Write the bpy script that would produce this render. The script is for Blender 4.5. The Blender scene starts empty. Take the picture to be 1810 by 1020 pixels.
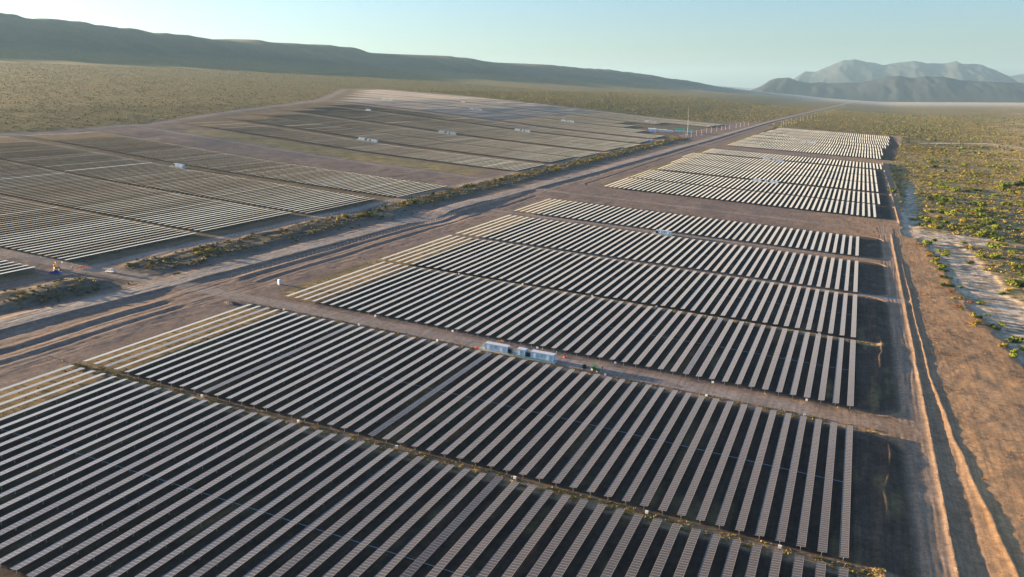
import bpy, math, random
import numpy as np
from mathutils import Vector, Matrix
R = math.radians
random.seed(7)
rng = np.random.default_rng(7)
S = R(3.8)                      # the whole site is one alluvial slope falling to the right
CS, SN = math.cos(S), math.sin(S)
scene = bpy.context.scene
COL = scene.collection

# ------------------------------------------------------------------ camera, sky, sun, exposure
cam_d = bpy.data.cameras.new('camera'); cam = bpy.data.objects.new('camera', cam_d); COL.objects.link(cam)
cam_d.lens = 1430/1810*36; cam_d.sensor_width = 36; cam_d.clip_start = 1; cam_d.clip_end = 90000
cam.location = (100*SN, 0, 100*CS)
cam.rotation_euler = (R(90-13.56), 0, R(22.92))
scene.camera = cam

SUN_EL, SUN_AZ = 8.3, 94.0      # degrees; azimuth counted left of the row direction (+Y)
sd = Vector((-math.sin(R(SUN_AZ))*math.cos(R(SUN_EL)), math.cos(R(SUN_AZ))*math.cos(R(SUN_EL)), math.sin(R(SUN_EL))))
ld = bpy.data.lights.new('sun', 'SUN'); lo = bpy.data.objects.new('sun', ld); COL.objects.link(lo)
ld.energy = 5.0; ld.angle = R(0.5); ld.color = (1.0, 0.74, 0.44)
lo.rotation_euler = sd.to_track_quat('Z', 'Y').to_euler(); lo.location = (0, 0, 300)
world = bpy.data.worlds.new('World'); scene.world = world; world.use_nodes = True
wn = world.node_tree; bg = wn.nodes['Background']
sky = wn.nodes.new('ShaderNodeTexSky'); sky.sky_type = 'NISHITA'; sky.sun_disc = False
sky.sun_elevation = R(SUN_EL); sky.sun_rotation = R(-SUN_AZ); sky.air_density = 1.0; sky.dust_density = 1.6; sky.ozone_density = 3.0
tint = wn.nodes.new('ShaderNodeMix'); tint.data_type = 'RGBA'; tint.blend_type = 'MULTIPLY'; tint.inputs['Factor'].default_value = 1
tint.inputs['B'].default_value = (.94, 1.0, 1.13, 1); wn.links.new(sky.outputs[0], tint.inputs['A'])
wn.links.new(tint.outputs['Result'], bg.inputs[0]); bg.inputs[1].default_value = 0.055
vs = scene.view_settings; vs.view_transform = 'Standard'; vs.look = 'None'; vs.gamma = 1; vs.use_curve_mapping = False
vs.exposure = 2.4
scene.cycles.max_bounces = 4; scene.cycles.volume_bounces = 0

# ------------------------------------------------------------------ helpers
def P(X, Y, h=0.0):             # site coordinates (along the slope, along the rows, above the slope) to world
    return (X*CS + h*SN, Y, -X*SN + h*CS)

def hash2(ix, iy, seed):
    n = (ix.astype(np.int64)*374761393 + iy.astype(np.int64)*668265263 + seed*982451653) & 0xffffffff
    n = ((n ^ (n >> 13))*1274126177) & 0xffffffff
    return ((n ^ (n >> 16)) & 0xffff)/65535.0
def vnoise(x, y, seed=0):
    ix = np.floor(x); iy = np.floor(y); fx = x-ix; fy = y-iy
    fx = fx*fx*(3-2*fx); fy = fy*fy*(3-2*fy)
    a = hash2(ix, iy, seed); b = hash2(ix+1, iy, seed); c = hash2(ix, iy+1, seed); d = hash2(ix+1, iy+1, seed)
    return (a*(1-fx)+b*fx)*(1-fy) + (c*(1-fx)+d*fx)*fy
def fbm(x, y, seed=0, o=4):
    s = 0; a = .5; t = 0
    for k in range(o):
        s = s + a*vnoise(x, y, seed+k*17); t += a; a *= .5; x = x*2.03+7.1; y = y*2.03+3.7
    return s/t
def sst(a, b, x):
    t = np.clip((x-a)/(b-a), 0, 1); return t*t*(3-2*t)
def bump(x, c, w): return np.exp(-((x-c)/w)**2)

def set_props(o, label=None, cat=None, group=None, kind=None):
    if label: o['label'] = label
    if cat: o['category'] = cat
    if group: o['group'] = group
    if kind: o['kind'] = kind
    return o
def mesh_np(name, v, f, mats=(), uv=None, smooth=False, mi=None):
    """v (n,3), f (m,k) same-sized faces or list of such arrays"""
    me = bpy.data.meshes.new(name)
    fs = f if isinstance(f, list) else [f]
    v = np.asarray(v, dtype=np.float32)
    me.vertices.add(len(v)); me.vertices.foreach_set('co', v.ravel())
    loops = np.concatenate([a.ravel() for a in fs]).astype(np.int32)
    tot = np.concatenate([np.full(len(a), a.shape[1]) for a in fs]).astype(np.int32)
    st = np.concatenate([[0], np.cumsum(tot)[:-1]]).astype(np.int32)
    me.loops.add(len(loops)); me.loops.foreach_set('vertex_index', loops)
    me.polygons.add(len(tot)); me.polygons.foreach_set('loop_start', st); me.polygons.foreach_set('loop_total', tot)
    if mi is not None: me.polygons.foreach_set('material_index', np.asarray(mi, dtype=np.int32))
    me.polygons.foreach_set('use_smooth', np.full(len(tot), smooth))
    if uv is not None:
        u = me.uv_layers.new(name='UVMap'); u.data.foreach_set('uv', np.asarray(uv, dtype=np.float32).ravel())
    for m in mats: me.materials.append(m)
    me.update(calc_edges=True)
    return me
def link(name, me, parent=None, loc=(0,0,0), rot=(0,0,0)):
    o = bpy.data.objects.new(name, me); COL.objects.link(o); o.location = loc; o.rotation_euler = rot
    if parent: o.parent = parent
    return o
class MB:                       # small mesh builder with box / cylinder / prism
    def __init__(s): s.v = []; s.f = []; s.m = []
    def add(s, vs, fs, m=0):
        b = len(s.v); s.v += [tuple(p) for p in vs]; s.f += [tuple(b+i for i in f) for f in fs]; s.m += [m]*len(fs); return s
    def box(s, x0, x1, y0, y1, z0, z1, m=0, top=None):
        a = 0 if top is None else top
        vs = [(x0,y0,z0),(x1,y0,z0),(x1,y1,z0),(x0,y1,z0),(x0+a,y0+a,z1),(x1-a,y0+a,z1),(x1-a,y1-a,z1),(x0+a,y1-a,z1)]
        return s.add(vs, [(0,3,2,1),(4,5,6,7),(0,1,5,4),(1,2,6,5),(2,3,7,6),(3,0,4,7)], m)
    def tube(s, p, q, r, n=8, m=0, r2=None):
        p = Vector(p); q = Vector(q); d = (q-p).normalized(); r2 = r if r2 is None else r2
        a = d.orthogonal().normalized(); b = d.cross(a)
        vs = []
        for c, rr in ((p, r), (q, r2)):
            for k in range(n):
                t = 2*math.pi*k/n; vs.append(c + (a*math.cos(t)+b*math.sin(t))*rr)
        fs = [(k, (k+1)%n, n+(k+1)%n, n+k) for k in range(n)] + [tuple(range(n))[::-1], tuple(range(n, 2*n))]
        return s.add(vs, fs, m)
    def prism(s, prof, y0, y1, m=0):           # profile in x,z extruded along y
        n = len(prof); vs = [(x, y0, z) for x, z in prof] + [(x, y1, z) for x, z in prof]
        return s.add(vs, [(k, n+k, n+(k+1)%n, (k+1)%n) for k in range(n)] + [tuple(range(n)), tuple(range(n, 2*n))[::-1]], m)
    def mesh(s, name, mats):
        me = bpy.data.meshes.new(name); me.from_pydata(s.v, [], s.f); me.polygons.foreach_set('material_index', s.m)
        for m in (mats if isinstance(mats, (list, tuple)) else [mats]): me.materials.append(m)
        me.update(); return me
    def obj(s, name, mats, parent=None, loc=(0,0,0), rot=(0,0,0)): return link(name, s.mesh(name, mats), parent, loc, rot)
def empty(name, loc, rot=(0,0,0)):
    o = bpy.data.objects.new(name, None); COL.objects.link(o); o.location = loc; o.rotation_euler = rot; o.empty_display_size = .5; return o
def copy_tree(o, parent=None, kids=None):
    c = o.copy(); COL.objects.link(c)
    if parent: c.parent = parent
    for ch in KIDS.get(o.name, []): copy_tree(ch, c)
    return c
KIDS = {}

# ------------------------------------------------------------------ materials
def mat(name, col=(.5,.5,.5), rough=.6, metal=0.0, noise=0.0, nscale=3.0, spec=.5, coords='Object'):
    m = bpy.data.materials.new(name); m.use_nodes = True; nt = m.node_tree; b = nt.nodes['Principled BSDF']
    b.inputs['Base Color'].default_value = (*col, 1); b.inputs['Roughness'].default_value = rough
    b.inputs['Metallic'].default_value = metal; b.inputs['Specular IOR Level'].default_value = spec
    if noise > 0:
        tc = nt.nodes.new('ShaderNodeTexCoord'); n = nt.nodes.new('ShaderNodeTexNoise'); n.inputs['Scale'].default_value = nscale; n.inputs['Detail'].default_value = 5
        mr = nt.nodes.new('ShaderNodeMapRange'); mr.inputs['From Min'].default_value = .3; mr.inputs['From Max'].default_value = .7
        mr.inputs['To Min'].default_value = 1-noise; mr.inputs['To Max'].default_value = 1+noise
        mx = nt.nodes.new('ShaderNodeVectorMath'); mx.operation = 'SCALE'; mx.inputs[0].default_value = col
        nt.links.new(tc.outputs[coords], n.inputs['Vector']); nt.links.new(n.outputs['Fac'], mr.inputs['Value'])
        nt.links.new(mr.outputs[0], mx.inputs['Scale']); nt.links.new(mx.outputs[0], b.inputs['Base Color'])
    return m
def panel_material(name, cell, frame, rough):
    m = bpy.data.materials.new(name); m.use_nodes = True; nt = m.node_tree; L = nt.links.new; N = nt.nodes.new; b = nt.nodes['Principled BSDF']
    uv = N('ShaderNodeUVMap'); sp = N('ShaderNodeSeparateXYZ'); L(uv.outputs[0], sp.inputs[0])
    def M(op, a, c=None):
        n = N('ShaderNodeMath'); n.operation = op
        for i, x in enumerate((a, c)):
            if x is None: continue
            if isinstance(x, (int, float)): n.inputs[i].default_value = x
            else: L(x, n.inputs[i])
        return n.outputs[0]
    fy = M('ABSOLUTE', M('SUBTRACT', M('FRACT', sp.outputs[1]), .5)); ly = M('GREATER_THAN', fy, .455)
    ax = M('ABSOLUTE', sp.outputs[0]); lx = M('GREATER_THAN', ax, .955)
    fr = M('MAXIMUM', ly, lx)
    # per-module tone: integer module number hashed
    wn_ = N('ShaderNodeTexWhiteNoise'); wn_.noise_dimensions = '2D'; oi = N('ShaderNodeObjectInfo')
    cb = N('ShaderNodeCombineXYZ'); L(M('FLOOR', sp.outputs[1]), cb.inputs[0]); L(oi.outputs['Random'], cb.inputs[1]); L(cb.outputs[0], wn_.inputs['Vector'])
    mul = M('ADD', M('MULTIPLY', wn_.outputs['Value'], .22), .89)
    rw = M('ADD', M('MULTIPLY', oi.outputs['Random'], .30), .85)
    nz = N('ShaderNodeTexNoise'); nz.inputs['Scale'].default_value = .02; tc = N('ShaderNodeNewGeometry'); L(tc.outputs['Position'], nz.inputs['Vector'])
    dust = M('ADD', M('MULTIPLY', nz.outputs['Fac'], .5), .75)
    tot = M('MULTIPLY', M('MULTIPLY', mul, rw), dust)
    sc = N('ShaderNodeVectorMath'); sc.operation = 'SCALE'; sc.inputs[0].default_value = cell; L(tot, sc.inputs['Scale'])
    mx = N('ShaderNodeMix'); mx.data_type = 'RGBA'; L(fr, mx.inputs['Factor']); L(sc.outputs[0], mx.inputs['A']); mx.inputs['B'].default_value = (*frame, 1)
    L(mx.outputs['Result'], b.inputs['Base Color']); b.inputs['Roughness'].default_value = rough
    b.inputs['IOR'].default_value = 1.75; b.inputs['Specular Tint'].default_value = (1, .92, .86, 1)
    b.inputs['Sheen Weight'].default_value = .15; b.inputs['Sheen Roughness'].default_value = .35; b.inputs['Sheen Tint'].default_value = (1, .90, .80, 1)
    return m
M_PANEL = panel_material('solar_glass', (.050, .041, .034), (.36, .31, .25), .12)
M_PANEL_B = panel_material('sky_teal_solar_glass', (.02, .04, .052), (.08, .10, .11), .4)  # dark teal of unlit panels reflecting blue sky is put into the colour
M_PANEL_B.node_tree.nodes['Principled BSDF'].inputs['IOR'].default_value = 1.25
M_STEEL = mat('galvanised_steel', (.42, .44, .46), .45, .3, .15, 2)
M_BLUESTEEL = mat('painted_drive_bar', (.40, .50, .60), .5, .1, .1, 2)
M_WHITE = mat('white_paint', (.78, .79, .80), .45, 0, .06, 1.5)
M_BLUEWHITE = mat('pale_blue_container_paint', (.52, .68, .82), .5, 0, .06, 1.5)
M_ROOF = mat('container_roof', (.72, .72, .70), .5, 0, .08, 1.5)
M_DARK = mat('dark_metal', (.03, .035, .04), .5, .2)
M_GREY = mat('grey_cabinet_steel', (.25, .29, .32), .5, .2, .1, 2)
M_CONC = mat('concrete', (.42, .40, .37), .9, 0, .15, .7)
M_TEAL = mat('teal_trench_cover', (.03, .22, .19), .6, 0, .1, 1)
M_GREEN = mat('green_paint', (.05, .22, .05), .45)
M_GREENROOF = mat('green_roof_sheet', (.03, .30, .17), .55, 0, .08, .3)
M_YELLOW = mat('yellow_paint', (.60, .42, .05), .5)
M_ORANGE = mat('orange_plastic', (.75, .16, .04), .6, 0, .15, 2)
M_ORANGE2 = mat('orange_machine_paint', (.55, .24, .05), .5)
M_RED = mat('red_safety_mesh', (.70, .05, .03), .7, 0, .35, 3)
M_BLUE = mat('blue_car_paint', (.03, .05, .38), .3)
M_GLASS = mat('dark_window_glass', (.02, .025, .03), .1)
M_TYRE = mat('tyre_rubber', (.02, .02, .02), .9)
M_SKIN = mat('skin', (.35, .20, .13), .6)
M_JEANS = mat('work_trousers', (.04, .05, .08), .9)
M_WOOD = mat('pole_concrete', (.62, .58, .52), .8, 0, .1, 1)
M_ROCK = mat('rubble', (.10, .09, .09), .9, 0, .3, 2)

def terrain_material():
    m = bpy.data.materials.new('desert_ground'); m.use_nodes = True; nt = m.node_tree; L = nt.links.new; N = nt.nodes.new; b = nt.nodes['Principled BSDF']
    at = N('ShaderNodeAttribute'); at.attribute_name = 'Col'
    g = N('ShaderNodeNewGeometry')
    n1 = N('ShaderNodeTexNoise'); n1.inputs['Scale'].default_value = .55; n1.inputs['Detail'].default_value = 6; n1.inputs['Roughness'].default_value = .65
    n2 = N('ShaderNodeTexNoise'); n2.inputs['Scale'].default_value = .06; n2.inputs['Detail'].default_value = 5
    # stretched streaks along the rows (wheel and grader marks)
    mp = N('ShaderNodeMapping'); mp.inputs['Scale'].default_value = (1.1, .05, .3)
    n3 = N('ShaderNodeTexNoise'); n3.inputs['Scale'].default_value = 1.0; n3.inputs['Detail'].default_value = 4
    L(g.outputs['Position'], n1.inputs['Vector']); L(g.outputs['Position'], n2.inputs['Vector']); L(g.outputs['Position'], mp.inputs['Vector']); L(mp.outputs[0], n3.inputs['Vector'])
    def mr(src, lo, hi, a=.3, c=.7):
        r = N('ShaderNodeMapRange'); r.inputs['From Min'].default_value = a; r.inputs['From Max'].default_value = c
        r.inputs['To Min'].default_value = lo; r.inputs['To Max'].default_value = hi; L(src, r.inputs['Value']); return r.outputs[0]
    def mul(a, c):
        n = N('ShaderNodeMath'); n.operation = 'MULTIPLY'; L(a, n.inputs[0]); L(c, n.inputs[1]); return n.outputs[0]
    n4 = N('ShaderNodeTexNoise'); n4.inputs['Scale'].default_value = 2.6; n4.inputs['Detail'].default_value = 3; L(g.outputs['Position'], n4.inputs['Vector'])
    f = mul(mr(n4.outputs['Fac'], .78, 1.22), mul(mul(mr(n1.outputs['Fac'], .72, 1.28), mr(n2.outputs['Fac'], .85, 1.15)), mr(n3.outputs['Fac'], .82, 1.18)))
    n5 = N('ShaderNodeTexNoise'); n5.inputs['Scale'].default_value = .21; n5.inputs['Detail'].default_value = 2; L(g.outputs['Position'], n5.inputs['Vector'])
    sp = N('ShaderNodeMix'); sp.inputs['A'].default_value = 1.0; L(at.outputs['Alpha'], sp.inputs['Factor']); L(mr(n5.outputs['Fac'],   .55, 1.38, .38, .62), sp.inputs['B'])
    f = mul(f, sp.outputs['Result'])
    sc = N('ShaderNodeVectorMath'); sc.operation = 'SCALE'; L(at.outputs['Color'], sc.inputs[0]); L(f, sc.inputs['Scale'])
    L(sc.outputs[0], b.inputs['Base Color']); b.inputs['Roughness'].default_value = .95; b.inputs['Specular IOR Level'].default_value = .15
    bp = N('ShaderNodeBump'); bp.inputs['Strength'].default_value = .35; bp.inputs['Distance'].default_value = .25
    L(n1.outputs['Fac'], bp.inputs['Height']); L(bp.outputs[0], b.inputs['Normal'])
    return m
M_GROUND = terrain_material()

def leaf_material(name, c1, c2, trans=.25):
    m = bpy.data.materials.new(name); m.use_nodes = True; nt = m.node_tree; L = nt.links.new; N = nt.nodes.new; b = nt.nodes['Principled BSDF']
    g = N('ShaderNodeNewGeometry'); n = N('ShaderNodeTexNoise'); n.inputs['Scale'].default_value = .35; n.inputs['Detail'].default_value = 3
    oi = N('ShaderNodeObjectInfo'); L(g.outputs['Position'], n.inputs['Vector'])
    ad = N('ShaderNodeMath'); ad.operation = 'ADD'; L(n.outputs['Fac'], ad.inputs[0])
    m2 = N('ShaderNodeMath'); m2.operation = 'MULTIPLY_ADD'; m2.inputs[1].default_value = .5; m2.inputs[2].default_value = -.25; L(oi.outputs['Random'], m2.inputs[0]); L(m2.outputs[0], ad.inputs[1])
    mr = N('ShaderNodeMapRange'); mr.inputs['From Min'].default_value = .3; mr.inputs['From Max'].default_value = .7; L(ad.outputs[0], mr.inputs['Value'])
    mx = N('ShaderNodeMix'); mx.data_type = 'RGBA'; mx.inputs['A'].default_value = (*c1, 1); mx.inputs['B'].default_value = (*c2, 1); L(mr.outputs[0], mx.inputs['Factor'])
    L(mx.outputs['Result'], b.inputs['Base Color']); b.inputs['Roughness'].default_value = .8; b.inputs['Specular IOR Level'].default_value = .2
    return m
M_LEAF = leaf_material('green_leaves', (.13, .165, .02), (.22, .26, .03))
M_LEAFDARK = leaf_material('dark_leaves', (.060, .085, .018), (.10, .13, .025))
M_DRY = leaf_material('dry_scrub_leaves', (.17, .13, .045), (.28, .21, .06))
M_OCHRE = leaf_material('ochre_leaves', (.22, .17, .03), (.37, .28, .05))
M_DRYOL = leaf_material('olive_leaves', (.15, .125, .035), (.22, .18, .05))
M_RUST = leaf_material('rusty_scrub_leaves', (.16, .07, .03), (.26, .12, .04))
M_BARK = mat('bark', (.12, .09, .06), .9, 0, .2, 4)

# ------------------------------------------------------------------ terrain shape, site coordinates
HX = np.array([-3000,-1378,-967,-775,-729,-619,-503,-340,0.]); HV = np.array([27,21.5,19,14,12,8,3,0,0.])
fx_ = np.arange(-3200, 1, 10.); fv_ = np.interp(fx_, HX, HV); ker = np.hanning(15); ker /= ker.sum()
fv_ = np.convolve(np.pad(fv_, 7, mode='edge'), ker, 'valid')
def base_h(X, Y=None):
    h = np.interp(X, fx_, fv_)
    r = np.maximum(X-150, 0); h = h + np.where(r < 200, .0664*r*r/400, .0664*(r-100))
    return h
RA = np.array([-6300., 0.]); RD = np.array([.3703, .9289]); RNn = np.array([.9289, -.3703])
RS = np.array([-9000,0,3500,4000,4500,5000,5500,6000,6500,7000,7500,8000,8500,9000,9500,10000,10500,11000,11500,12000,12500,13200,20000.])
RH = np.array([140,200,212,215,200,172,174,172,160,153,158,152,146,148,146,145,128,104,72,45,25,0,0.])
def hills(X, Y):
    s = (X-RA[0])*RD[0] + (Y-RA[1])*RD[1]; d = (X-RA[0])*RNn[0] + (Y-RA[1])*RNn[1]
    H = np.interp(s, RS, RH)
    g = fbm(s/420, d/900, 5, 5); rg = 1-np.abs(2*fbm(s/240+3, d/2600, 9, 4)-1)
    H2 = H*(1+.14*(fbm(s/300, s*0+1, 21, 4)-.5)+.24*(fbm(s/95, s*0+4, 22, 3)-.5))
    prof = np.where(d > 0, np.exp(-(d/620.)**1.5), np.exp(-(np.abs(d)/2500.)**2))
    fan = .10*np.exp(-(np.abs(d)/1500.)**2)*H
    return H2*prof*(.82+.18*(prof) + (g-.5)*.55*(1-prof**3)*prof**.3 + (rg-.5)*.38*(1-prof**4)) + fan*(.3+1.4*rg*rg)*1.5*(1-prof)

def rrect(X, Y, x0, x1, y0, y1, r):
    cx, cy = (x0+x1)/2, (y0+y1)/2; hx, hy = (x1-x0)/2-r, (y1-y0)/2-r
    qx = np.abs(X-cx)-hx; qy = np.abs(Y-cy)-hy
    return np.hypot(np.maximum(qx, 0), np.maximum(qy, 0)) + np.minimum(np.maximum(qx, qy), 0) - r

PADS = [(-236, 27.5, 60, 255.5, 12), (-238, 27.5, 272, 440, 12), (-238, 27.5, 446, 536, 10), (-240, 27.5, 551, 634, 10),
        (-232, 40, 735, 1345, 14), (-226, 84, 1425, 2290, 14)]
FIELDS = PADS
def road_main_x(Y): return np.interp(Y, [0,190,250,390,620,960,1580,2570,8770,12000], [-276,-274,-271,-266,-263,-256,-250,-248,-123,-60])
def ridge2_x(Y): return np.interp(Y, [100,188,235,272,333,400,460,600,640], [49,47.6,43.8,41.5,39,38.6,38.5,37,36.5])
RIV_Y = np.array([250,330,364,404,449,500,574,632,706,790,912,1050.]); RIV_L = np.array([92,81,75.8,70.9,66.7,63.8,60.9,56.5,44.5,47,55.2,64]); RIV_R = np.array([124,110,103,98,94,90,87,84,53,61,66,70])
def left_edge(Y): return np.interp(Y, [0,530,590,677,730,850,1027,1249,1388,1708,1996,2180,2300], [-745,-749,-746,-767,-773,-819,-885,-959,-1011,-1194,-1366,-1379,-1241])
def leftfield_far_y(X): return np.interp(X, [-1379,-1241,-925,-672,-371,-250], [2180,2285,2175,2176,2222,2560])

def masks(X, Y):
    """surface classes as soft 0..1 weights"""
    m = {}
    n = (fbm(X/14, Y/14, 41, 3)-.5); n2 = fbm(X/4, Y/4, 43, 3)-.5
    rx = road_main_x(Y)
    wash = bump(Y, 486+ (X+262)*.1, 22)*sst(-345, -300, X)*sst(-236, -250, X)
    m['wash'] = wash
    m['main'] = np.clip(1-sst(4.2, 5.6, np.abs(X-rx)+n2*.8), 0, 1)*(1-sst(.3, .7, wash)*.6)
    # cross service roads and field-edge roads
    def band(v, c, w, e=1.2): return 1-sst(w-e, w+e, np.abs(v-c)+n2*1.0)
    xr = 1-sst(28, 34, X)
    r = band(Y, 263.5, 4.5)*sst(-262, -250, X)*xr
    r = np.maximum(r, band(Y, 264-(X+262)*.0+np.maximum(-X-262, 0)*-.06, 5)*sst(-900, -700, X)*sst(-255, -262, X)*.8)
    r = np.maximum(r, band(Y, 543.5, 3.5)*sst(-246, -238, X)*xr)
    r = np.maximum(r, band(Y, 443, 1.6, .8)*sst(-232, -215, X)*(1-sst(34, 36, X))*.75)
    r = np.maximum(r, band(Y, 672+X*.0, 4.0)*sst(-262, -250, X)*(1-sst(40, 60, X))*.8)
    r = np.maximum(r, band(Y, 1385, 6)*sst(-250, -240, X)*(1-sst(60, 90, X))*.8)
    r = np.maximum(r, band(X, 31, 3.8)*(Y > 40)*(1-sst(690, 705, Y)))
    r = np.maximum(r, band(X, 46+(Y-700)*.0, 3)*sst(705, 730, Y)*(1-sst(1360, 1400, Y)))
    r = np.maximum(r, band(X, 88, 4)*sst(1400, 1420, Y)*(1-sst(2290, 2310, Y)))
    r = np.maximum(r, band(X, -318+ (Y-250)*.005, 3.2)*sst(235, 262, Y)*(1-sst(1450, 1500, Y)))
    r = np.maximum(r, band(Y, 700, 5)*sst(-760, -740, X)*sst(-318, -326, X)*.7)
    r = np.maximum(r, band(Y, 1402, 5)*sst(-1010, -980, X)*sst(-318, -326, X)*.7)
    le = left_edge(Y)
    r = np.maximum(r, band(X, le+4, 4.5)*(Y < 2250)*(Y > 300))
    r = np.maximum(r, band(Y, leftfield_far_y(X)-8, 9)*(X > -1240)*(X < -300)*.9)
    m['road'] = r
    # cleared soil: everything between desert edge and scrub
    clear = sst(-12, 2, X-le+n*14)*(X < 0)*(1-sst(0, 14, Y-leftfield_far_y(X)+n*10)) + (X >= 0)*1.0
    clear = np.where((X > -252), 1-sst(-3, 6, Y-np.interp(X, [-252,-226,84,110,140], [2600,2320,2310,2345,2345])), clear)
    roadside = (1-sst(16, 24, np.abs(X-rx)))
    clear = np.maximum(clear, roadside)
    # right limit of bare ground
    rl = np.interp(Y, [0,250,330,404,500,632,720,780,1000,1380,1420,1800,2260,2344], [150,95,82,74,66,58,49,46.5,46.5,50,62,80,104,140]) + n*10
    clear = clear*(1-sst(-2, 4, X-rl))
    m['clear'] = clear
    fld = 0
    for x0, x1, y0, y1, rr in PADS: fld = np.maximum(fld, 1-sst(-4, 1, rrect(X, Y, x0+14, x1+.5, y0, y1, rr)))
    lf = ((X < -322) & (X > le+18)).astype(float)*(((Y > 262) & (Y < 632)) | ((Y > 770) & (Y < 1390)) | ((Y > 1420) & (Y < leftfield_far_y(X)-30)) | (Y < 243))
    m['field'] = np.maximum(fld, lf)
    # yellow weed colour; also paints the sunlit first lanes of every block brighter
    lit_lanes = (1-sst(-205, -200, X))*(X > -232)*fld
    m['over'] = np.clip(lit_lanes + sst(.62, .78, fbm(X/5, Y/26, 77, 3))*m['field']*.4, 0, 1)
    rl_, rr_ = np.interp(Y, RIV_Y, RIV_L), np.interp(Y, RIV_Y, RIV_R)
    riv = sst(-2, 2, X-rl_+n*6)*(1-sst(-3, 3, X-rr_+n*10))*((Y > 200) & (Y < 1060))
    fan = bump(Y-676+(X-60)*.1, 0, 26)*sst(38, 48, X)*(1-sst(100, 120, X))
    st1 = bump(Y-np.interp(X, [134,190,238,283,313,341,600], [2049,2141,2187,2227,2151,2081,1700]), 0, 26)*(X > 130)*(X < 900)
    st2 = bump(Y-np.interp(X, [170,210,229,282,600], [1806,1773,1716,1701,1500]), 0, 13)*(X > 165)*(X < 700)
    m['river'] = np.clip(np.maximum(np.maximum(riv, sst(.35, .7, fan)), np.maximum(sst(.4, .7, st1), sst(.4, .7, st2))), 0, 1)
    m['grasspatch'] = (1-sst(20, 30, np.abs(Y-738+n*16)))*sst(-800, -640, X)*(1-sst(-350, -330, X))
    m['levee'] = (1-sst(9, 15, np.abs(X+297+n*8)))*sst(190, 215, Y)*(1-sst(1500, 1560, Y))*(1-bump(Y, 258, 16))
    m['n'] = n; m['rl'] = rl
    return m

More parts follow.
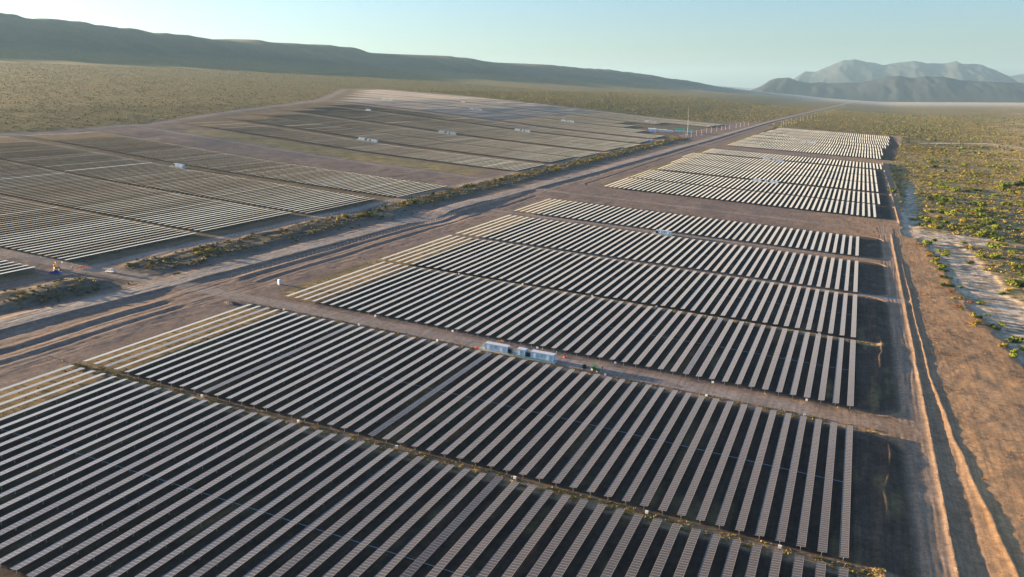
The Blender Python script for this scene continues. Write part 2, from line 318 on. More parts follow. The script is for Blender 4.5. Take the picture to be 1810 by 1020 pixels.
def height(X, Y, detail=True, mk=None):
    h = base_h(X)
    far = np.hypot(X, Y)
    h = h + hills(X, Y)
    if not detail: return h
    m = mk if mk is not None else masks(X, Y)
    near = 1-sst(1500, 3500, far)
    h = h + near*((fbm(X/60, Y/60, 3, 3)-.5)*1.0*(1-m['field'])*(1-sst(-260, -200, X)*(1-sst(25, 50, X))*.6)
                  + (fbm(X/7, Y/9, 4, 4)-.5)*.30*(1-.7*sst(15, 22, X)*(1-sst(48, 56, X)))*(1-m['road'])*(1-.5*m['field'])*(1-m['main'])
                  + (fbm(X/2.2, Y/2.6, 6, 2)-.5)*.14*(1-m['road']*.7))
    # grader / tyre ridges running along the rows beside the main road
    strip = sst(-262, -254, X)*(1-sst(-238, -222, X))*(Y < 720)*(1-m['road'])
    h = h + strip*(.16*(fbm(X/1.3, Y/45, 8, 3)-.5) + .0)
    g2 = (1-m['road'])*sst(285, 262, np.abs(X+0))*0
    rx = road_main_x(Y)
    wash = m['wash']
    cut = 1-bump(Y, 264, 11)*.9
    cut2 = 1-bump(Y, 672, 9)*.9
    cutk = cut*cut2*(1-bump(Y, 1385, 10)*.8)
    # main road embankment with a steep right flank
    u = X-rx
    h = h + (1-wash)*cutk*(.42*sst(-9, -5, u)*(1-sst(5.2, 7.2, u)) - .25*sst(5, 7.2, u)*(1-sst(11, 19, u)))
    h = h - 1.5*wash
    # cut bank where the raised road resumes beyond the wash
    h = h + .9*sst(505, 512, Y+(X+250)*.2)*(1-sst(560, 610, Y))*sst(-275, -268, X)*(1-sst(-258, -252, X))
    # double ditch left of the right-hand field
    for (y0, y1) in ((60, 246), (283, 528), (552, 640)):
        e = sst(y0, y0+6, Y)*(1-sst(y1-10, y1, Y))
        wob = (fbm(Y/30, Y*0, 31, 2)-.5)*2
        h = h + e*(-.34*sst(-250.6, -249.6, X+wob)*(1-sst(-248.4, -246.6, X+wob)) + .25*bump(X+wob, -252.6, 1.2))
        h = h + e*(-.22*sst(-241.2, -240.4, X+wob)*(1-sst(-239.4, -237.8, X+wob)) + .18*bump(X+wob, -242.8, 1.0))
    # perimeter trench round every pad
    for k, (x0, x1, y0, y1, rr) in enumerate(PADS):
        if k == 0: y0 = -400
        d = rrect(X, Y, x0, x1, y0, y1, rr)
        wgt = sst(-200, 10, X) if k < 4 else 1.0
        h = h - wgt*.45*np.exp(-(d/.9)**2)*(1 if k < 4 else .8) + wgt*.10*np.exp(-((d-2.0)/1.0)**2)
    # meandering spoil bank in the shaded strip past the last row
    wv = 21.3 + 1.2*np.sin(Y/17.) + .4*np.sin(Y/6.3+1) + (fbm(Y/8, Y*0+2, 51, 2)-.5)*2
    inpad = (Y < 250) | ((Y > 278) & (Y < 436))
    h = h + inpad*(.78*(.75+.5*fbm(Y/11, X*0, 52, 2)))*bump(X, wv, 1.5)*(1-sst(-8, 0, np.where(Y < 262, Y-254, Y-438))) 
    # verge ridge, borrow ditch and second ridge right of the perimeter road
    ryn = (Y < 690)*sst(60, 70, Y)*(1-sst(640, 668, Y)); r2 = ridge2_x(Y) + (fbm(Y/12, Y*0, 61, 3)-.5)*1.2
    j = (fbm(Y/6, Y*0, 62, 3)-.5)*.5; fillc = 1-bump(Y, 443, 4)*.95
    h = h + ryn*fillc*(.26*np.exp(-((X-35.2-j)/.7)**2) - .42*sst(35.6, 37.0, X-j)*(1-sst(0, 1, (X-37.2)/np.maximum(r2-37.2, 1.0))))
    h = h + ryn*(.18*np.exp(-np.abs((X-r2)/.9)**2*(X < r2) - ((X-r2)/.5)**2*(X >= r2)))
    h = h - (Y < 690)*.12*sst(0, 1.6, X-r2) 
    # right side further up: bank of the perimeter
    h = h + sst(715, 730, Y)*(1-sst(1350, 1370, Y))*(.5*bump(X, 43, 1.0) - 1.6*sst(50, 53, X))
    # wheel ruts
    wo = (fbm(Y/25, Y*0, 63, 2)-.5)*1.6
    for q, xr_ in enumerate((26.6, 28.4, 30.1, 31.9, 33.3, 39.6, 41.2)):
        w1 = wo*(1 if q < 5 else .5) + (fbm(Y/9, Y*0+q, 64, 2)-.5)*.5
        h = h - (Y < 690)*(Y > 90)*(1-bump(Y, 264, 8))*.085*np.clip(2*fbm(Y/14, Y*0+q*3.1, 65, 2)-.45, 0, 1)*bump(X, xr_+w1, .33)
    for q in range(9):
        w1 = (fbm(Y/40, Y*0+q, 66, 2)-.5)*3
        h = h - (Y < 720)*(Y > 90)*(1-m['wash'])*.09*np.clip(2*fbm(Y/30, Y*0+q*2.3, 67, 2)-.5, 0, 1)*bump(X, -275.5+q*4.4+(q % 2)*1.4+w1, .4)
    for q, yr_ in enumerate((260.6, 262.4, 264.3, 266.0)):
        w1 = (fbm(X/30, X*0+q, 68, 2)-.5)*1.2
        h = h - sst(-258, -250, X)*(X < 24)*.06*np.clip(2*fbm(X/16, X*0+q*2.3, 69, 2)-.4, 0, 1)*bump(Y, yr_+w1, .36)
    # dry riverbed cut into the scrub
    h = h - .6*m['river']*(Y < 1060)
    h = h + sst(44, 60, X)*near*(fbm(X/9, Y/9, 71, 4)-.5)*.38
    # levee on the left of the main road
    lv = m['levee']
    h = h + lv*(.3+1.7*fbm(X/7, Y/22, 81, 4))*.75
    # turning-circle kerb by the junction
    h = h + 1.6*np.exp(-(((X+296)/9.)**2+((Y-232)/15.)**2)**2) - 1.4*bump(X, -288, 7)*(Y < 258)*sst(150, 190, Y)*(1-sst(240, 258, Y))*.6
    # low graded swales across the cleared strip between the blocks
    h = h - .5*bump(Y, 655, 2.2)*sst(-240, -225, X)*(1-sst(20, 40, X)) - .45*bump(Y, 648, 1.6)*sst(-240, -225, X)*(1-sst(20, 40, X))
    h = h - .4*bump(Y, 716, 4)*sst(-720, -680, X)*(1-sst(-350, -330, X))
    return h

def axis_pts(segs):
    out = [segs[0][0]]
    for a, b, d0, d1 in segs:
        x = a
        while True:
            t = (x-a)/(b-a) if b != a else 1; st = d0*(d1/d0)**t; x += st
            if x >= b-st*.4: out.append(b); break
            out.append(x)
    return np.array(out)
xs = np.concatenate([-axis_pts([(345, 1000, 1.4, 12), (1000, 3000, 12, 45), (3000, 7500, 40, 70), (7500, 26000, 110, 1500)])[::-1],
                     axis_pts([(-345, -284, 1.1, 1.0), (-284, -228, .6, .6), (-228, -5, 2.2, 2.2), (-5, 20, .75, .75), (20, 50, .42, .42), (50, 60, .7, .8), (60, 130, 1.1, 1.6), (130, 700, 1.6, 16), (700, 5000, 16, 120), (5000, 28000, 120, 1500)])[1:]])
ys = np.concatenate([axis_pts([(-2500, 80, 260, 6), (80, 256, 1.0, 1.0), (256, 271, .5, .5), (271, 700, 1.0, 1.3), (700, 1500, 1.3, 5), (1500, 3200, 5, 22), (3200, 12000, 22, 75), (12000, 42000, 110, 2500)])])
nx, ny = len(xs), len(ys)
print('grid', nx, ny, nx*ny)
GX, GY = np.meshgrid(xs, ys)
MK = masks(GX, GY)
GH = height(GX, GY, True, MK)
def ground_h(X, Y):
    """height of the built sheet at site coordinates (bilinear)"""
    X = np.atleast_1d(np.asarray(X, float)); Y = np.atleast_1d(np.asarray(Y, float))
    i = np.clip(np.searchsorted(xs, X)-1, 0, nx-2); j = np.clip(np.searchsorted(ys, Y)-1, 0, ny-2)
    a = np.clip((X-xs[i])/(xs[i+1]-xs[i]), 0, 1); b = np.clip((Y-ys[j])/(ys[j+1]-ys[j]), 0, 1)
    return GH[j, i]*(1-a)*(1-b)+GH[j, i+1]*a*(1-b)+GH[j+1, i]*(1-a)*b+GH[j+1, i+1]*a*b
def gp(X, Y, dh=0): return P(X, Y, float(ground_h(X, Y)[0])+dh)

def build_ground():
    X, Y, m = GX, GY, MK
    def c(r, g, b): return np.array([r, g, b])
    n = fbm(X/5, Y/5, 101, 4)[..., None]; nb = fbm(X/45, Y/45, 103, 4)[..., None]; nn = fbm(X/1.7, Y/1.7, 105, 2)[..., None]
    def lay(base, col, w): return base*(1-w[..., None]) + col*w[..., None]
    desert = c(.155,.108,.034)*(1-nb) + c(.205,.14,.045)*nb
    desert = desert*(1-.45*sst(.42, .6, n[..., 0])[..., None]) + c(.09,.10,.03)*.45*sst(.42, .6, n[..., 0])[..., None]
    scrub = c(.40,.29,.155)*(1-n) + c(.24,.185,.07)*n
    wr = sst(-.25, .35, (X-np.interp(Y, [0,1300,2400,9000], [0,0,330,1500]))/np.maximum(Y*.12, 60)+(nb[..., 0]-.5)*2)[..., None]
    des = scrub*wr + desert*(1-wr)
    soil = c(.215,.15,.115)*(1-n*.5) + c(.27,.19,.14)*n*.5
    soilr = c(.36,.22,.12)
    soil = soil*(1-sst(-60, 30, X)[..., None]*.8) + soilr*sst(-60, 30, X)[..., None]*.8
    # between the river and the perimeter: reddish brown
    scr = c(.43,.25,.125)*(.75+.5*nb)
    soil = lay(soil, scr, sst(0, 3, X-np.where(Y < 700, 42, 50)))
    col = lay(des, soil, m['clear'])
    fcol = c(.076,.052,.037)*(.75+.5*n)  # soil colour darkened to deepen the shade between rows, less on the left
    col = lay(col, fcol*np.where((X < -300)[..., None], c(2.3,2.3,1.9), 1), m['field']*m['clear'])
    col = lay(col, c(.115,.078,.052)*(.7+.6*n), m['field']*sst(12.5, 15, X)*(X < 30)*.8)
    col = lay(col, c(.29,.20,.085)*(.5+nn), m['over']*m['clear'])  # weed ochre, which also paints the sunlit first lanes lighter
    col = lay(col, c(.27,.205,.075)*(.7+.6*n), m['grasspatch']*.8)
    lvc = c(.075,.058,.045)*(1-n)+c(.16,.115,.055)*n
    col = lay(col, lvc, m['levee'])
    vg = sst(9, 14, np.abs(X-road_main_x(Y)))*(1-sst(40, 46, np.abs(X-road_main_x(Y)-0)))*(X < road_main_x(Y))*(Y < 1500)*(Y > 180)
    col = lay(col, c(.125,.105,.085)*(.7+.6*n), vg*.55*(1-m['road']))
    col = lay(col, (c(.31,.245,.20)*(.88+.24*nb)), m['road']*.85*np.where(X > 0, .4, 1))
    col = lay(col, (c(.37,.30,.24)*(.9+.2*nb)), m['main'])
    col = lay(col, c(.50,.38,.26)*(.85+.3*n)*(.7+.6*nb), m['river'])
    col = lay(col, c(.24,.24,.24), m['wash']*.35)
    conc = (1-sst(1.4, 2.0, np.abs(Y-443.2)))*sst(9, 16, X)*(1-sst(34.5, 35.5, X))
    col = lay(col, c(.46,.44,.41), conc*.8)
    # weedy strips between the row ends
    for yy in (172.2, 353.2): 
        st = (1-sst(2.2, 3.5, np.abs(Y-yy)))*(X > -225)*(X < 24)
        col = lay(col, c(.31,.21,.125)*(.5+1.0*nn), st*.8)
    col = lay(col, c(.52,.46,.42)*(.8+.4*nb), sst(7000, 11000, Y)*(X > -3000)*.6)  # far plain paled: the haze strip at the horizon is painted in
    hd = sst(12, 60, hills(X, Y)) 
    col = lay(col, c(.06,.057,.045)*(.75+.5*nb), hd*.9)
    col = np.clip(col, .01, .9)
    v = np.stack([X*CS+GH*SN, Y, -X*SN+GH*CS], -1).reshape(-1, 3)
    idx = np.arange(nx*ny).reshape(ny, nx)
    q = np.stack([idx[:-1, :-1], idx[:-1, 1:], idx[1:, 1:], idx[1:, :-1]], -1)
    def fm(a): return (a[:-1, :-1]+a[1:, 1:])/2
    cls = np.zeros((ny-1, nx-1), int)
    cls[fm(1-m['clear']) > .5] = 1                     # desert / scrub land
    cls[fm(m['river']) > .5] = 2
    cls[fm(m['road']) > .45] = 3
    cls[fm(m['main']) > .5] = 4
    cls[(fm(hills(X, Y)) > 25)] = 5
    names = ['ground', 'desert_scrubland', 'dry_riverbed', 'service_road', 'main_road', 'hills']
    for k, nm in enumerate(names):
        f = q[cls == k].reshape(-1, 4)
        if not len(f): continue
        used = np.unique(f); mp = np.full(nx*ny, -1); mp[used] = np.arange(len(used))
        me = mesh_np(nm, v[used], mp[f], [M_GROUND], smooth=True)
        ca = me.color_attributes.new('Col', 'FLOAT_COLOR', 'POINT')
        cc = np.ones((len(used), 4), np.float32); cc[:, :3] = col.reshape(-1, 3)[used]; cc[:, 3] = (1-m['clear']).reshape(-1)[used]
        ca.data.foreach_set('color', cc.ravel())
        set_props(link(nm, me), kind='structure')
build_ground()

# ------------------------------------------------------------------ far mountains
def mountain(name, crest, depth, seed, colr, wob):
    cr = np.array(crest, float); s = np.concatenate([[0], np.cumsum(np.hypot(np.diff(cr[:, 0]), np.diff(cr[:, 1])))])
    n = 260; t = np.linspace(0, s[-1], n); cx = np.interp(t, s, cr[:, 0]); cy = np.interp(t, s, cr[:, 1]); ch = np.interp(t, s, cr[:, 2])
    base = np.interp(cx, [-3000, 150, 350, 9000], [0, 0, 6.6, .0664*8750])-40
    rows = np.concatenate([np.linspace(-1, 0, 26), np.linspace(0, 1, 12)[1:]]); V = []
    for r in rows:
        d = r*depth
        p = (1-abs(r))**.8 if r <= 0 else (1-r)
        T = t/depth
        rid = 1-np.abs(2*fbm(T*7+r*1.2+seed, np.full(n, r*1.6), seed, 5)-1)
        hh = base + (ch-base)*(p*(1+wob*(rid-.55)*(1-p)**.5*2.2) + (.012*(fbm(T*30, T*0+r*8, seed+3, 3)-.5)*2))
        if abs(r) > .999: hh = base
        V.append(np.stack([cx, cy+d, hh], -1))
    V = np.array(V); Pm = np.stack([V[..., 0]*CS+V[..., 2]*SN, V[..., 1], -V[..., 0]*SN+V[..., 2]*CS], -1).reshape(-1, 3)
    idx = np.arange(len(rows)*n).reshape(len(rows), n)
    q = np.stack([idx[:-1, :-1], idx[:-1, 1:], idx[1:, 1:], idx[1:, :-1]], -1).reshape(-1, 4)
    return set_props(link(name, mesh_np(name, Pm, q, [mat(name+'_rock', colr, .95, 0, .2, .002, .1)], smooth=True)), kind='structure')
mountain('near_mountain', [(-1750,13890,-10),(-1704,13896,22),(-1541,13915,112),(-1407,13929,218),(-1299,13940,251),(-1130,13954,270),(-996,13965,226),(-780,13978,205),(-657,13985,230),(-530,13990,220),(-326,13996,242),(-82,14000,257),(111,14000,311),(263,13998,362),(456,13993,390),(632,13986,367),(803,13977,402),(1068,13959,409),(1298,13940,374),(1732,13892,376),(2352,13801,389),(3296,13606,431),(5200,13000,420)], 1500, 11, (.032,.036,.042), .14)
mountain('far_mountain', [(-2100,21905,-10),(-1936,21915,68),(-1760,21929,258),(-1641,21939,362),(-1426,21954,538),(-1200,21967,537),(-895,21982,690),(-593,21992,839),(-343,21997,879),(-82,22000,840),(111,22000,824),(306,21998,782),(664,21990,866),(963,21979,907),(1270,21963,871),(1624,21940,889),(1847,21922,951),(1973,21911,894),(2314,21878,911),(2614,21844,814),(2916,21806,681),(3105,21780,556),(3705,21686,506),(5000,21400,500)], 3600, 23, (.045,.05,.055), .18)
mountain('distant_mountain', [(2400,25900,300),(2968,25830,522),(3452,25770,758),(3697,25736,830),(4064,25680,908),(4907,25533,996),(7156,24996,911)], 3000, 37, (.045,.05,.055), .18)

# ------------------------------------------------------------------ solar rows
PITCH = 4.5
def table_arrays(n, tilt, W=1.98, h0=1.32, th=.045):
    """one row's module table, local coordinates, length n modules of 1 m"""
    ct, st = math.cos(tilt), math.sin(tilt); L = float(n)
    v = []
    for y in (0, L):
        for x in (-W/2, W/2):
            for z in (0, th): v.append((x*ct - z*st, y, h0 + x*st + z*ct))
    v = np.array(v)              # 0:(-,0,b) 1:(-,0,t) 2:(+,0,b) 3:(+,0,t) 4..7 same at L
    f = np.array([(1,3,7,5), (0,4,6,2), (0,2,3,1), (4,5,7,6), (0,1,5,4), (2,6,7,3)])
    uvv = {0:(-1,0),1:(-1,0),2:(1,0),3:(1,0),4:(-1,L),5:(-1,L),6:(1,L),7:(1,L)}
    uv = [uvv[i] for q in f for i in q]
    for k in range(4, 24): uv[k] = (1, .5)     # sides and back read as frame / backsheet
    return v, f, np.array(uv)
TILT = -R(9.0)*-1                # right edge up: the table leans towards the sun on the left
bands_main = [  # name, x right limit, x left limit, y0, y1, words for labels
    (11.8, -220, 90.7, 171.0, 'nearest block of the right field'),
    (11.8, -218, 175.0, 254.5, 'second block of the right field, in front of the containers'),
    (11.8, -216, 271.5, 351.0, 'third block of the right field, behind the containers'),
    (11.8, -218, 354.5, 435.0, 'fourth block of the right field'),
    (11.8, -218, 441.0, 527.5, 'fifth block of the right field'),
    (11.8, -224, 545.0, 621.0, 'sixth block of the right field'),
    (24.5, -211, 733, 819, 'seventh block, across the bare strip'),
    (29.0, -212, 826, 916, 'eighth block of the right field'),
    (29.0, -209, 932, 1018, 'ninth block of the right field'),
    (29.0, -214, 1024, 1110, 'tenth block of the right field'),
    (29.0, -216, 1116, 1204, 'eleventh block of the right field'),
    (38.0, -208, 1224, 1318, 'twelfth block of the right field'),
    (40.0, -202, 1422, 1505, 'far block'), (45.0, -201, 1512, 1600, 'far block'), (45.5, -201, 1611, 1705, 'far block'),
    (54.5, -199, 1722, 1815, 'far block'), (62.0, -196, 1832, 1940, 'far block'), (66.0, -193, 1955, 2075, 'far block'), (71.0, -188, 2090, 2235, 'far block')]
rows = []   # X, y0, n, tilt, block id, index from right, panel kind, label
for bi, (xr, xl, y0, y1, nm) in enumerate(bands_main):
    off = (xr-11.8) % PITCH
    k = 0; x = xr
    while x > xl:
        rows.append([x, y0, int(y1-y0), None, bi, k, 0, nm]); x -= PITCH; k += 1
for bi, (xr, y0, y1, nm) in enumerate([(-333.5,262,345,'nearest long block of the left field'), (-334.5,350,431,'second block of the left field'), (-327,436,520,'third block of the left field'), (-318,538,621,'fourth block of the left field')]):
    x = xr; k = 0
    while x > left_edge(y0)+22: rows.append([x, y0, int(y1-y0), None, 20+bi, k, 0, nm]); x -= PITCH; k += 1
x = -333; k = 0
while x > -600: rows.append([x, 168, 78, None, 24, k, 0, 'block at the left edge below the crossing road']); x -= PITCH*1.0; k += 1
for bi, (xr, y0, y1) in enumerate([(-318,773,857),(-322,882,966),(-316,971,1066),(-319,1092,1173),(-312,1176,1268),(-322,1291,1383)]):
    x = xr; k = 0
    while x > left_edge(y0)+32: rows.append([x, y0, int(y1-y0), None, 30+bi, k, 0, 'far left block']); x -= PITCH; k += 1
for bi, (y0, y1) in enumerate([(1425,1520),(1526,1622),(1640,1735),(1742,1842),(1862,1962),(1970,2070),(2080,2150)]):
    x = float(np.interp(y0, [1435,1501,1646,1827,1900,2100], [-330,-378,-446,-525,-330,-320])); k = 0
    while x > left_edge(y0)+40:
        if leftfield_far_y(np.array([x]))[0]-25 > y1: rows.append([x, y0, int(y1-y0), None, 40+bi, k, 1, 'upper left block'])
        x -= PITCH; k += 1
for r in rows:
    base_t = R(6.8) if r[4] < 6 else (R(6) if r[4] < 20 else R(6.6))
    r[3] = base_t + R(rng.normal(0, .9 if r[4] < 20 else .5)) if r[6] == 0 else -R(2.0) + R(rng.normal(0, .8))
    if r[4] == 1 and -112 < r[0] < -107: r[3] = -R(1.0)
    if r[6] == 0 and rng.random() < (.04 if r[4] < 20 else .008): r[3] -= R(5 if r[4] < 20 else 2.5)
    if r[6] == 1 and r[0] > -620: r[6] = 0; r[3] = R(6.3)
# a few rows stand turned the other way and show a blue face
cw = cam.matrix_world
cmat = Matrix.LocRotScale(cam.location, cam.rotation_euler, None).inverted()
F = 1430/1810*1024
def project(p):
    q = cmat @ Vector(p)
    if q.z > -1: return None
    return (512 + F*q.x/-q.z, 288.5 - F*q.y/-q.z, -q.z)
rowh = {}
for r in rows:
    ar = 0; vis = False
    for t in (0, .25, .5, .75, 1):
        g = float(base_h(np.array([r[0]]))[0])
        p = project(P(r[0], r[1]+t*r[2], g+1.4))
        if p:
            if -140 < p[0] < 1164 and p[1] < 760: vis = True
            if 0 < p[0] < 1024 and 0 < p[1] < 577: ar += 1/p[2]**2
    r.append(ar); r.append(vis)
rows = [r for r in rows if r[-1]]
order = sorted(range(len(rows)), key=lambda i: -rows[i][8])
indiv = set(order[:298])
print('rows', len(rows))
ONES = ['','first','second','third','fourth','fifth','sixth','seventh','eighth','ninth','tenth','eleventh','twelfth','thirteenth','fourteenth','fifteenth','sixteenth','seventeenth','eighteenth','nineteenth']
TC = {2:'twenty',3:'thirty',4:'forty',5:'fifty',6:'sixty',7:'seventy',8:'eighty'}
TO = {2:'twentieth',3:'thirtieth',4:'fortieth',5:'fiftieth',6:'sixtieth',7:'seventieth',8:'eightieth'}
def ordinal(k):
    if k < 20: return ONES[k]
    return TO[k//10] if k % 10 == 0 else TC[k//10]+'-'+ONES[k % 10]
tube_me, post_me, table_me, whole_me = {}, None, {}, {}
_m = MB()
_m.box(-.06,.06,-.05,-.03,-.5,1.24).box(-.06,.06,.03,.05,-.5,1.24).box(-.008,.008,-.03,.03,-.5,1.24)
post_mesh = _m.mesh('post', M_STEEL)
def slope_at(x):
    return math.atan((float(base_h(np.array([x-3]))[0])-float(base_h(np.array([x+3]))[0]))/6.0)
drivelines = {}
stuffV, stuffF, stuffUV, stuffM, off = {0:[],1:[]}, {0:[],1:[]}, {0:[],1:[]}, {}, {0:0,1:0}
for i, r in enumerate(rows):
    x, y0, n, tilt, b, k, pk, nm = r[:8]
    g = float(np.mean(ground_h([x]*5, np.linspace(y0, y0+n, 5))))
    if i in indiv:
        detail = (b in (0,1,2)) 
        e = empty('solar_panel_row', P(x, y0, g), (0, S+slope_at(x), 0))
        short = nm.split(',')[0]
        set_props(e, 'solar panel row, %s from the right in the %s' % (ordinal(k+1), short), 'solar panels', 'long parallel rows of solar panels')
        key = (n, round(math.degrees(tilt)*2))
        if key not in table_me:
            v, f, uv = table_arrays(n, R(key[1]/2)); table_me[key] = mesh_np('module_table', v, f, [M_PANEL], uv=uv)
        link('module_table', table_me[key], e)
        if n not in tube_me:
            m = MB(); m.tube((0,-.3,1.22), (0,n+.3,1.22), .06, 8); tube_me[n] = m.mesh('torque_tube', M_STEEL)
        link('torque_tube', tube_me[n], e)
        if detail:
            for q in range(9):
                link('post', post_mesh, e, (0, .6+q*(n-1.2)/8, 0))
    else:
        v, f, uv = table_arrays(n, tilt)
        a = S+slope_at(x); ca, sa = math.cos(a), math.sin(a); o = P(x, y0, g)
        w = np.stack([v[:, 0]*ca+v[:, 2]*sa+o[0], v[:, 1]+o[1], -v[:, 0]*sa+v[:, 2]*ca+o[2]], -1)
        stuffV[pk].append(w); stuffF[pk].append(f+off[pk]); stuffUV[pk].append(uv); off[pk] += 8
        if b < 30:   # posts of the nearer merged rows
            for q in range(9):
                yy = .6+q*(n-1.2)/8; c = .05
                pv = np.array([(-c,yy,-.4),(c,yy,-.4),(c,yy,1.28),(-c,yy,1.28)])
                w = np.stack([pv[:, 0]*ca+pv[:, 2]*sa+o[0], pv[:, 1]+o[1], -pv[:, 0]*sa+pv[:, 2]*ca+o[2]], -1)
                stuffV[pk].append(w); stuffF[pk].append(np.array([[0,1,2,3]])+off[pk]); stuffUV[pk].append(np.array([(1,.5)]*4)); off[pk] += 4
for pk, nm_, lab in ((0, 'distant_solar_rows', 'pale rows of solar panels covering the fields further off'), (1, 'distant_dark_solar_rows', 'dark bluish rows of solar panels in the uppermost left field')):
    if not stuffV[pk]: continue
    me = mesh_np(nm_, np.concatenate(stuffV[pk]), np.concatenate(stuffF[pk]), [M_PANEL if pk == 0 else M_PANEL_B], uv=np.concatenate(stuffUV[pk]))
    set_props(link(nm_, me), lab, 'solar panels', kind='stuff')
# drive bars linking the rows across each block
for b, lab in ((0,'thin pale steel bar linking the rows of the nearest block'), (1,'thin pale steel bar linking the rows in front of the containers'), (2,'thin pale steel bar linking the rows just behind the containers'), (3,'thin pale steel bar linking rows of the fourth block'), (4,'thin pale steel bar linking rows of the fifth block')):
    xr, xl, y0, y1, _ = bands_main[b]; m = MB(); ym = (y0+y1)/2
    X = np.linspace(xl+3, xr, 24); H = ground_h(X, X*0+ym)
    pts = [P(a, ym, c+.55) for a, c in zip(X, H)]
    for p, q in zip(pts[:-1], pts[1:]): m.tube(p, q, .07, 6)
    set_props(m.obj('drive_bar', M_BLUESTEEL), lab, 'drive bar', 'bars linking the panel rows')

# ------------------------------------------------------------------ combiner boxes at row ends
bm_ = MB(); bm_.box(-.45,.45,-.2,.2,.75,1.55).box(-.5,.5,-.25,.27,1.55,1.6)
box_body = bm_.mesh('cabinet', M_WHITE)
lg = MB(); lg.box(-.38,-.32,-.04,.04,-.2,.75).box(.32,.38,-.04,.04,-.2,.75); box_legs = lg.mesh('stand', M_STEEL)
dr = MB(); dr.box(-.40,.40,-.225,-.203,.80,1.50); box_door = dr.mesh('door', M_WHITE)
spots = []
for Y, xsl, where in ((173.2, [-170,-134.5,-102,-67,-32.4,-1.5], 'in the gap beyond the nearest block'), (256.4, [-206,-169.6,-134.5,-68,-32.7,-1.4], 'at the near edge of the service road'),
        (269.6, [-170.4,-134.8,-98.8,-68.2,-32.8,-1.6], 'at the far edge of the service road'), (352.9, [-174.4,-139.4,-103.6,-72.6,-1.4], 'between third and fourth blocks')):
    for k, xx in enumerate(xsl): spots.append((xx, Y, '%s white cable box from left, %s' % (ordinal(k+1), where)))
spots += [(-337.3,259.5,'small white cable box at the right corner of the left field'), (-351.5,259.5,'small white cable box a few rows in from the left field corner')]
for xx, Y, lab in spots:
    e = set_props(empty('combiner_box', gp(xx*.985, Y), (0, S*.3, R(rng.uniform(-6, 6)))), lab, 'cable box', 'white cable boxes at the row ends')
    e.scale = (.8, .8, .8); link('cabinet', box_body, e); link('stand', box_legs, e); link('door', box_door, e)

# ------------------------------------------------------------------ inverter stations
def container_mesh(L, W=2.44, H=2.3):
    m = MB(); m.box(0, L, 0, W, .35, .35+H)
    k = .35
    while k < L-.3:                      # corrugation ribs
        m.box(k, k+.12, -.035, 0, .5, .2+H); m.box(k, k+.12, W, W+.035, .5, .2+H); k += .28
    for x in (0, L-.18): m.box(x-.02 if x == 0 else x, x+.18 if x == 0 else x+.2, -.05, .0-.002, .3, .4+H)
    return m
def station(name, loc, rotz, lab, full=True):
    e = set_props(empty(name, loc, (0, S*.98, rotz)), lab, 'inverter station', 'container inverter stations among the panels')
    m = MB(); m.box(-1.2 if full else 15, 28.5, -1.6, 3.6, -.4, .28); m.obj('slab', M_CONC, e)
    m = MB(); m.box(11 if full else 18, 27.4, -1.25, -.35, .284, .36); m.obj('trench_cover', M_TEAL, e)
    if full: m = MB(); m.box(-1.1, 12, -1.5, -1.38, .28, .42).box(-1.1, -.98, -1.38, 3.4, .28, .42).box(12.2, 17, -1.5, -1.38, .28, .42); m.obj('kerb', M_YELLOW, e)
    for nm, x0, L in ((('inverter_container', 19.0, 8.6),) if not full else (('inverter_container', 1.0, 9.0), ('transformer_container', 13.6, 3.2), ('inverter_container', 19.0, 8.6))):
        m = container_mesh(L); c = m.obj(nm, M_BLUEWHITE, e, (x0, 0, 0))
        rf = MB(); rf.box(-.03, L+.03, -.08, 2.52, 2.655, 2.72); rf.obj('roof', M_ROOF, c)
        for d in ([1.1, 6.2] if L > 5 else [.5]):
            dd = MB(); dd.box(d, d+.9, -.075, -.04, .5, 2.3).box(d+.72, d+.8, -.10, -.075, 1.4, 1.5); dd.obj('door', M_WHITE, c)
        vv = MB()
        for q in range(6): vv.box(L*.5-.5, L*.5+.3, -.07, -.04, 1.4+q*.16, 1.5+q*.16)
        vv.obj('vent', M_GREY, c)
    for x0 in ((10.1, 17.2) if full else (17.2,)):              # transformers with cooling fins
        t = MB(); t.box(x0, x0+1.5, .3, 2.0, .28, 2.2); tt = t.obj('transformer', M_GREY, e)
        fb = MB()
        for q in range(9): fb.box(x0+.1+q*.15, x0+.16+q*.15, -.1, .3, .6, 1.9)
        fb.obj('cooling_fins', M_DARK, tt)
        ib = MB()
        for q in range(3): ib.tube((x0+.35+q*.4, 1.1, 2.2), (x0+.35+q*.4, 1.1, 2.75), .07, 8)
        ib.obj('insulators', M_ROOF, tt)
    if not full: return e
    fm = MB()
    for q in range(12): fm.tube((-1.0+q*.9, 3.3, .28), (-1.0+q*.9, 3.3, 1.3), .03, 5)
    fm.tube((-1, 3.3, 1.3), (8.9, 3.3, 1.3), .025, 5).tube((-1, 3.3, .8), (8.9, 3.3, .8), .025, 5); fm.obj('railing', M_WHITE, e)
    ap = MB(); ap.tube((27.9, 2.2, .28), (27.9, 2.2, 3.9), .05, 6); ap.obj('lightning_rod', M_WHITE, e)
    return e
main_st = station('inverter_station', P(-115.0, 258.6, float(ground_h(-100, 260)[0])+.12), R(2.2), 'three pale blue containers on a slab beside the service road')
mini_st = station('inverter_station', gp(-112.7-19, 534.0, .1), R(1), 'single container station between the fifth and sixth blocks of the right field', False)
def collect(o):
    return [c for c in bpy.data.objects if c.parent == o]
for o in list(bpy.data.objects):
    if o.parent: KIDS.setdefault(o.parent.name, []).append(o)
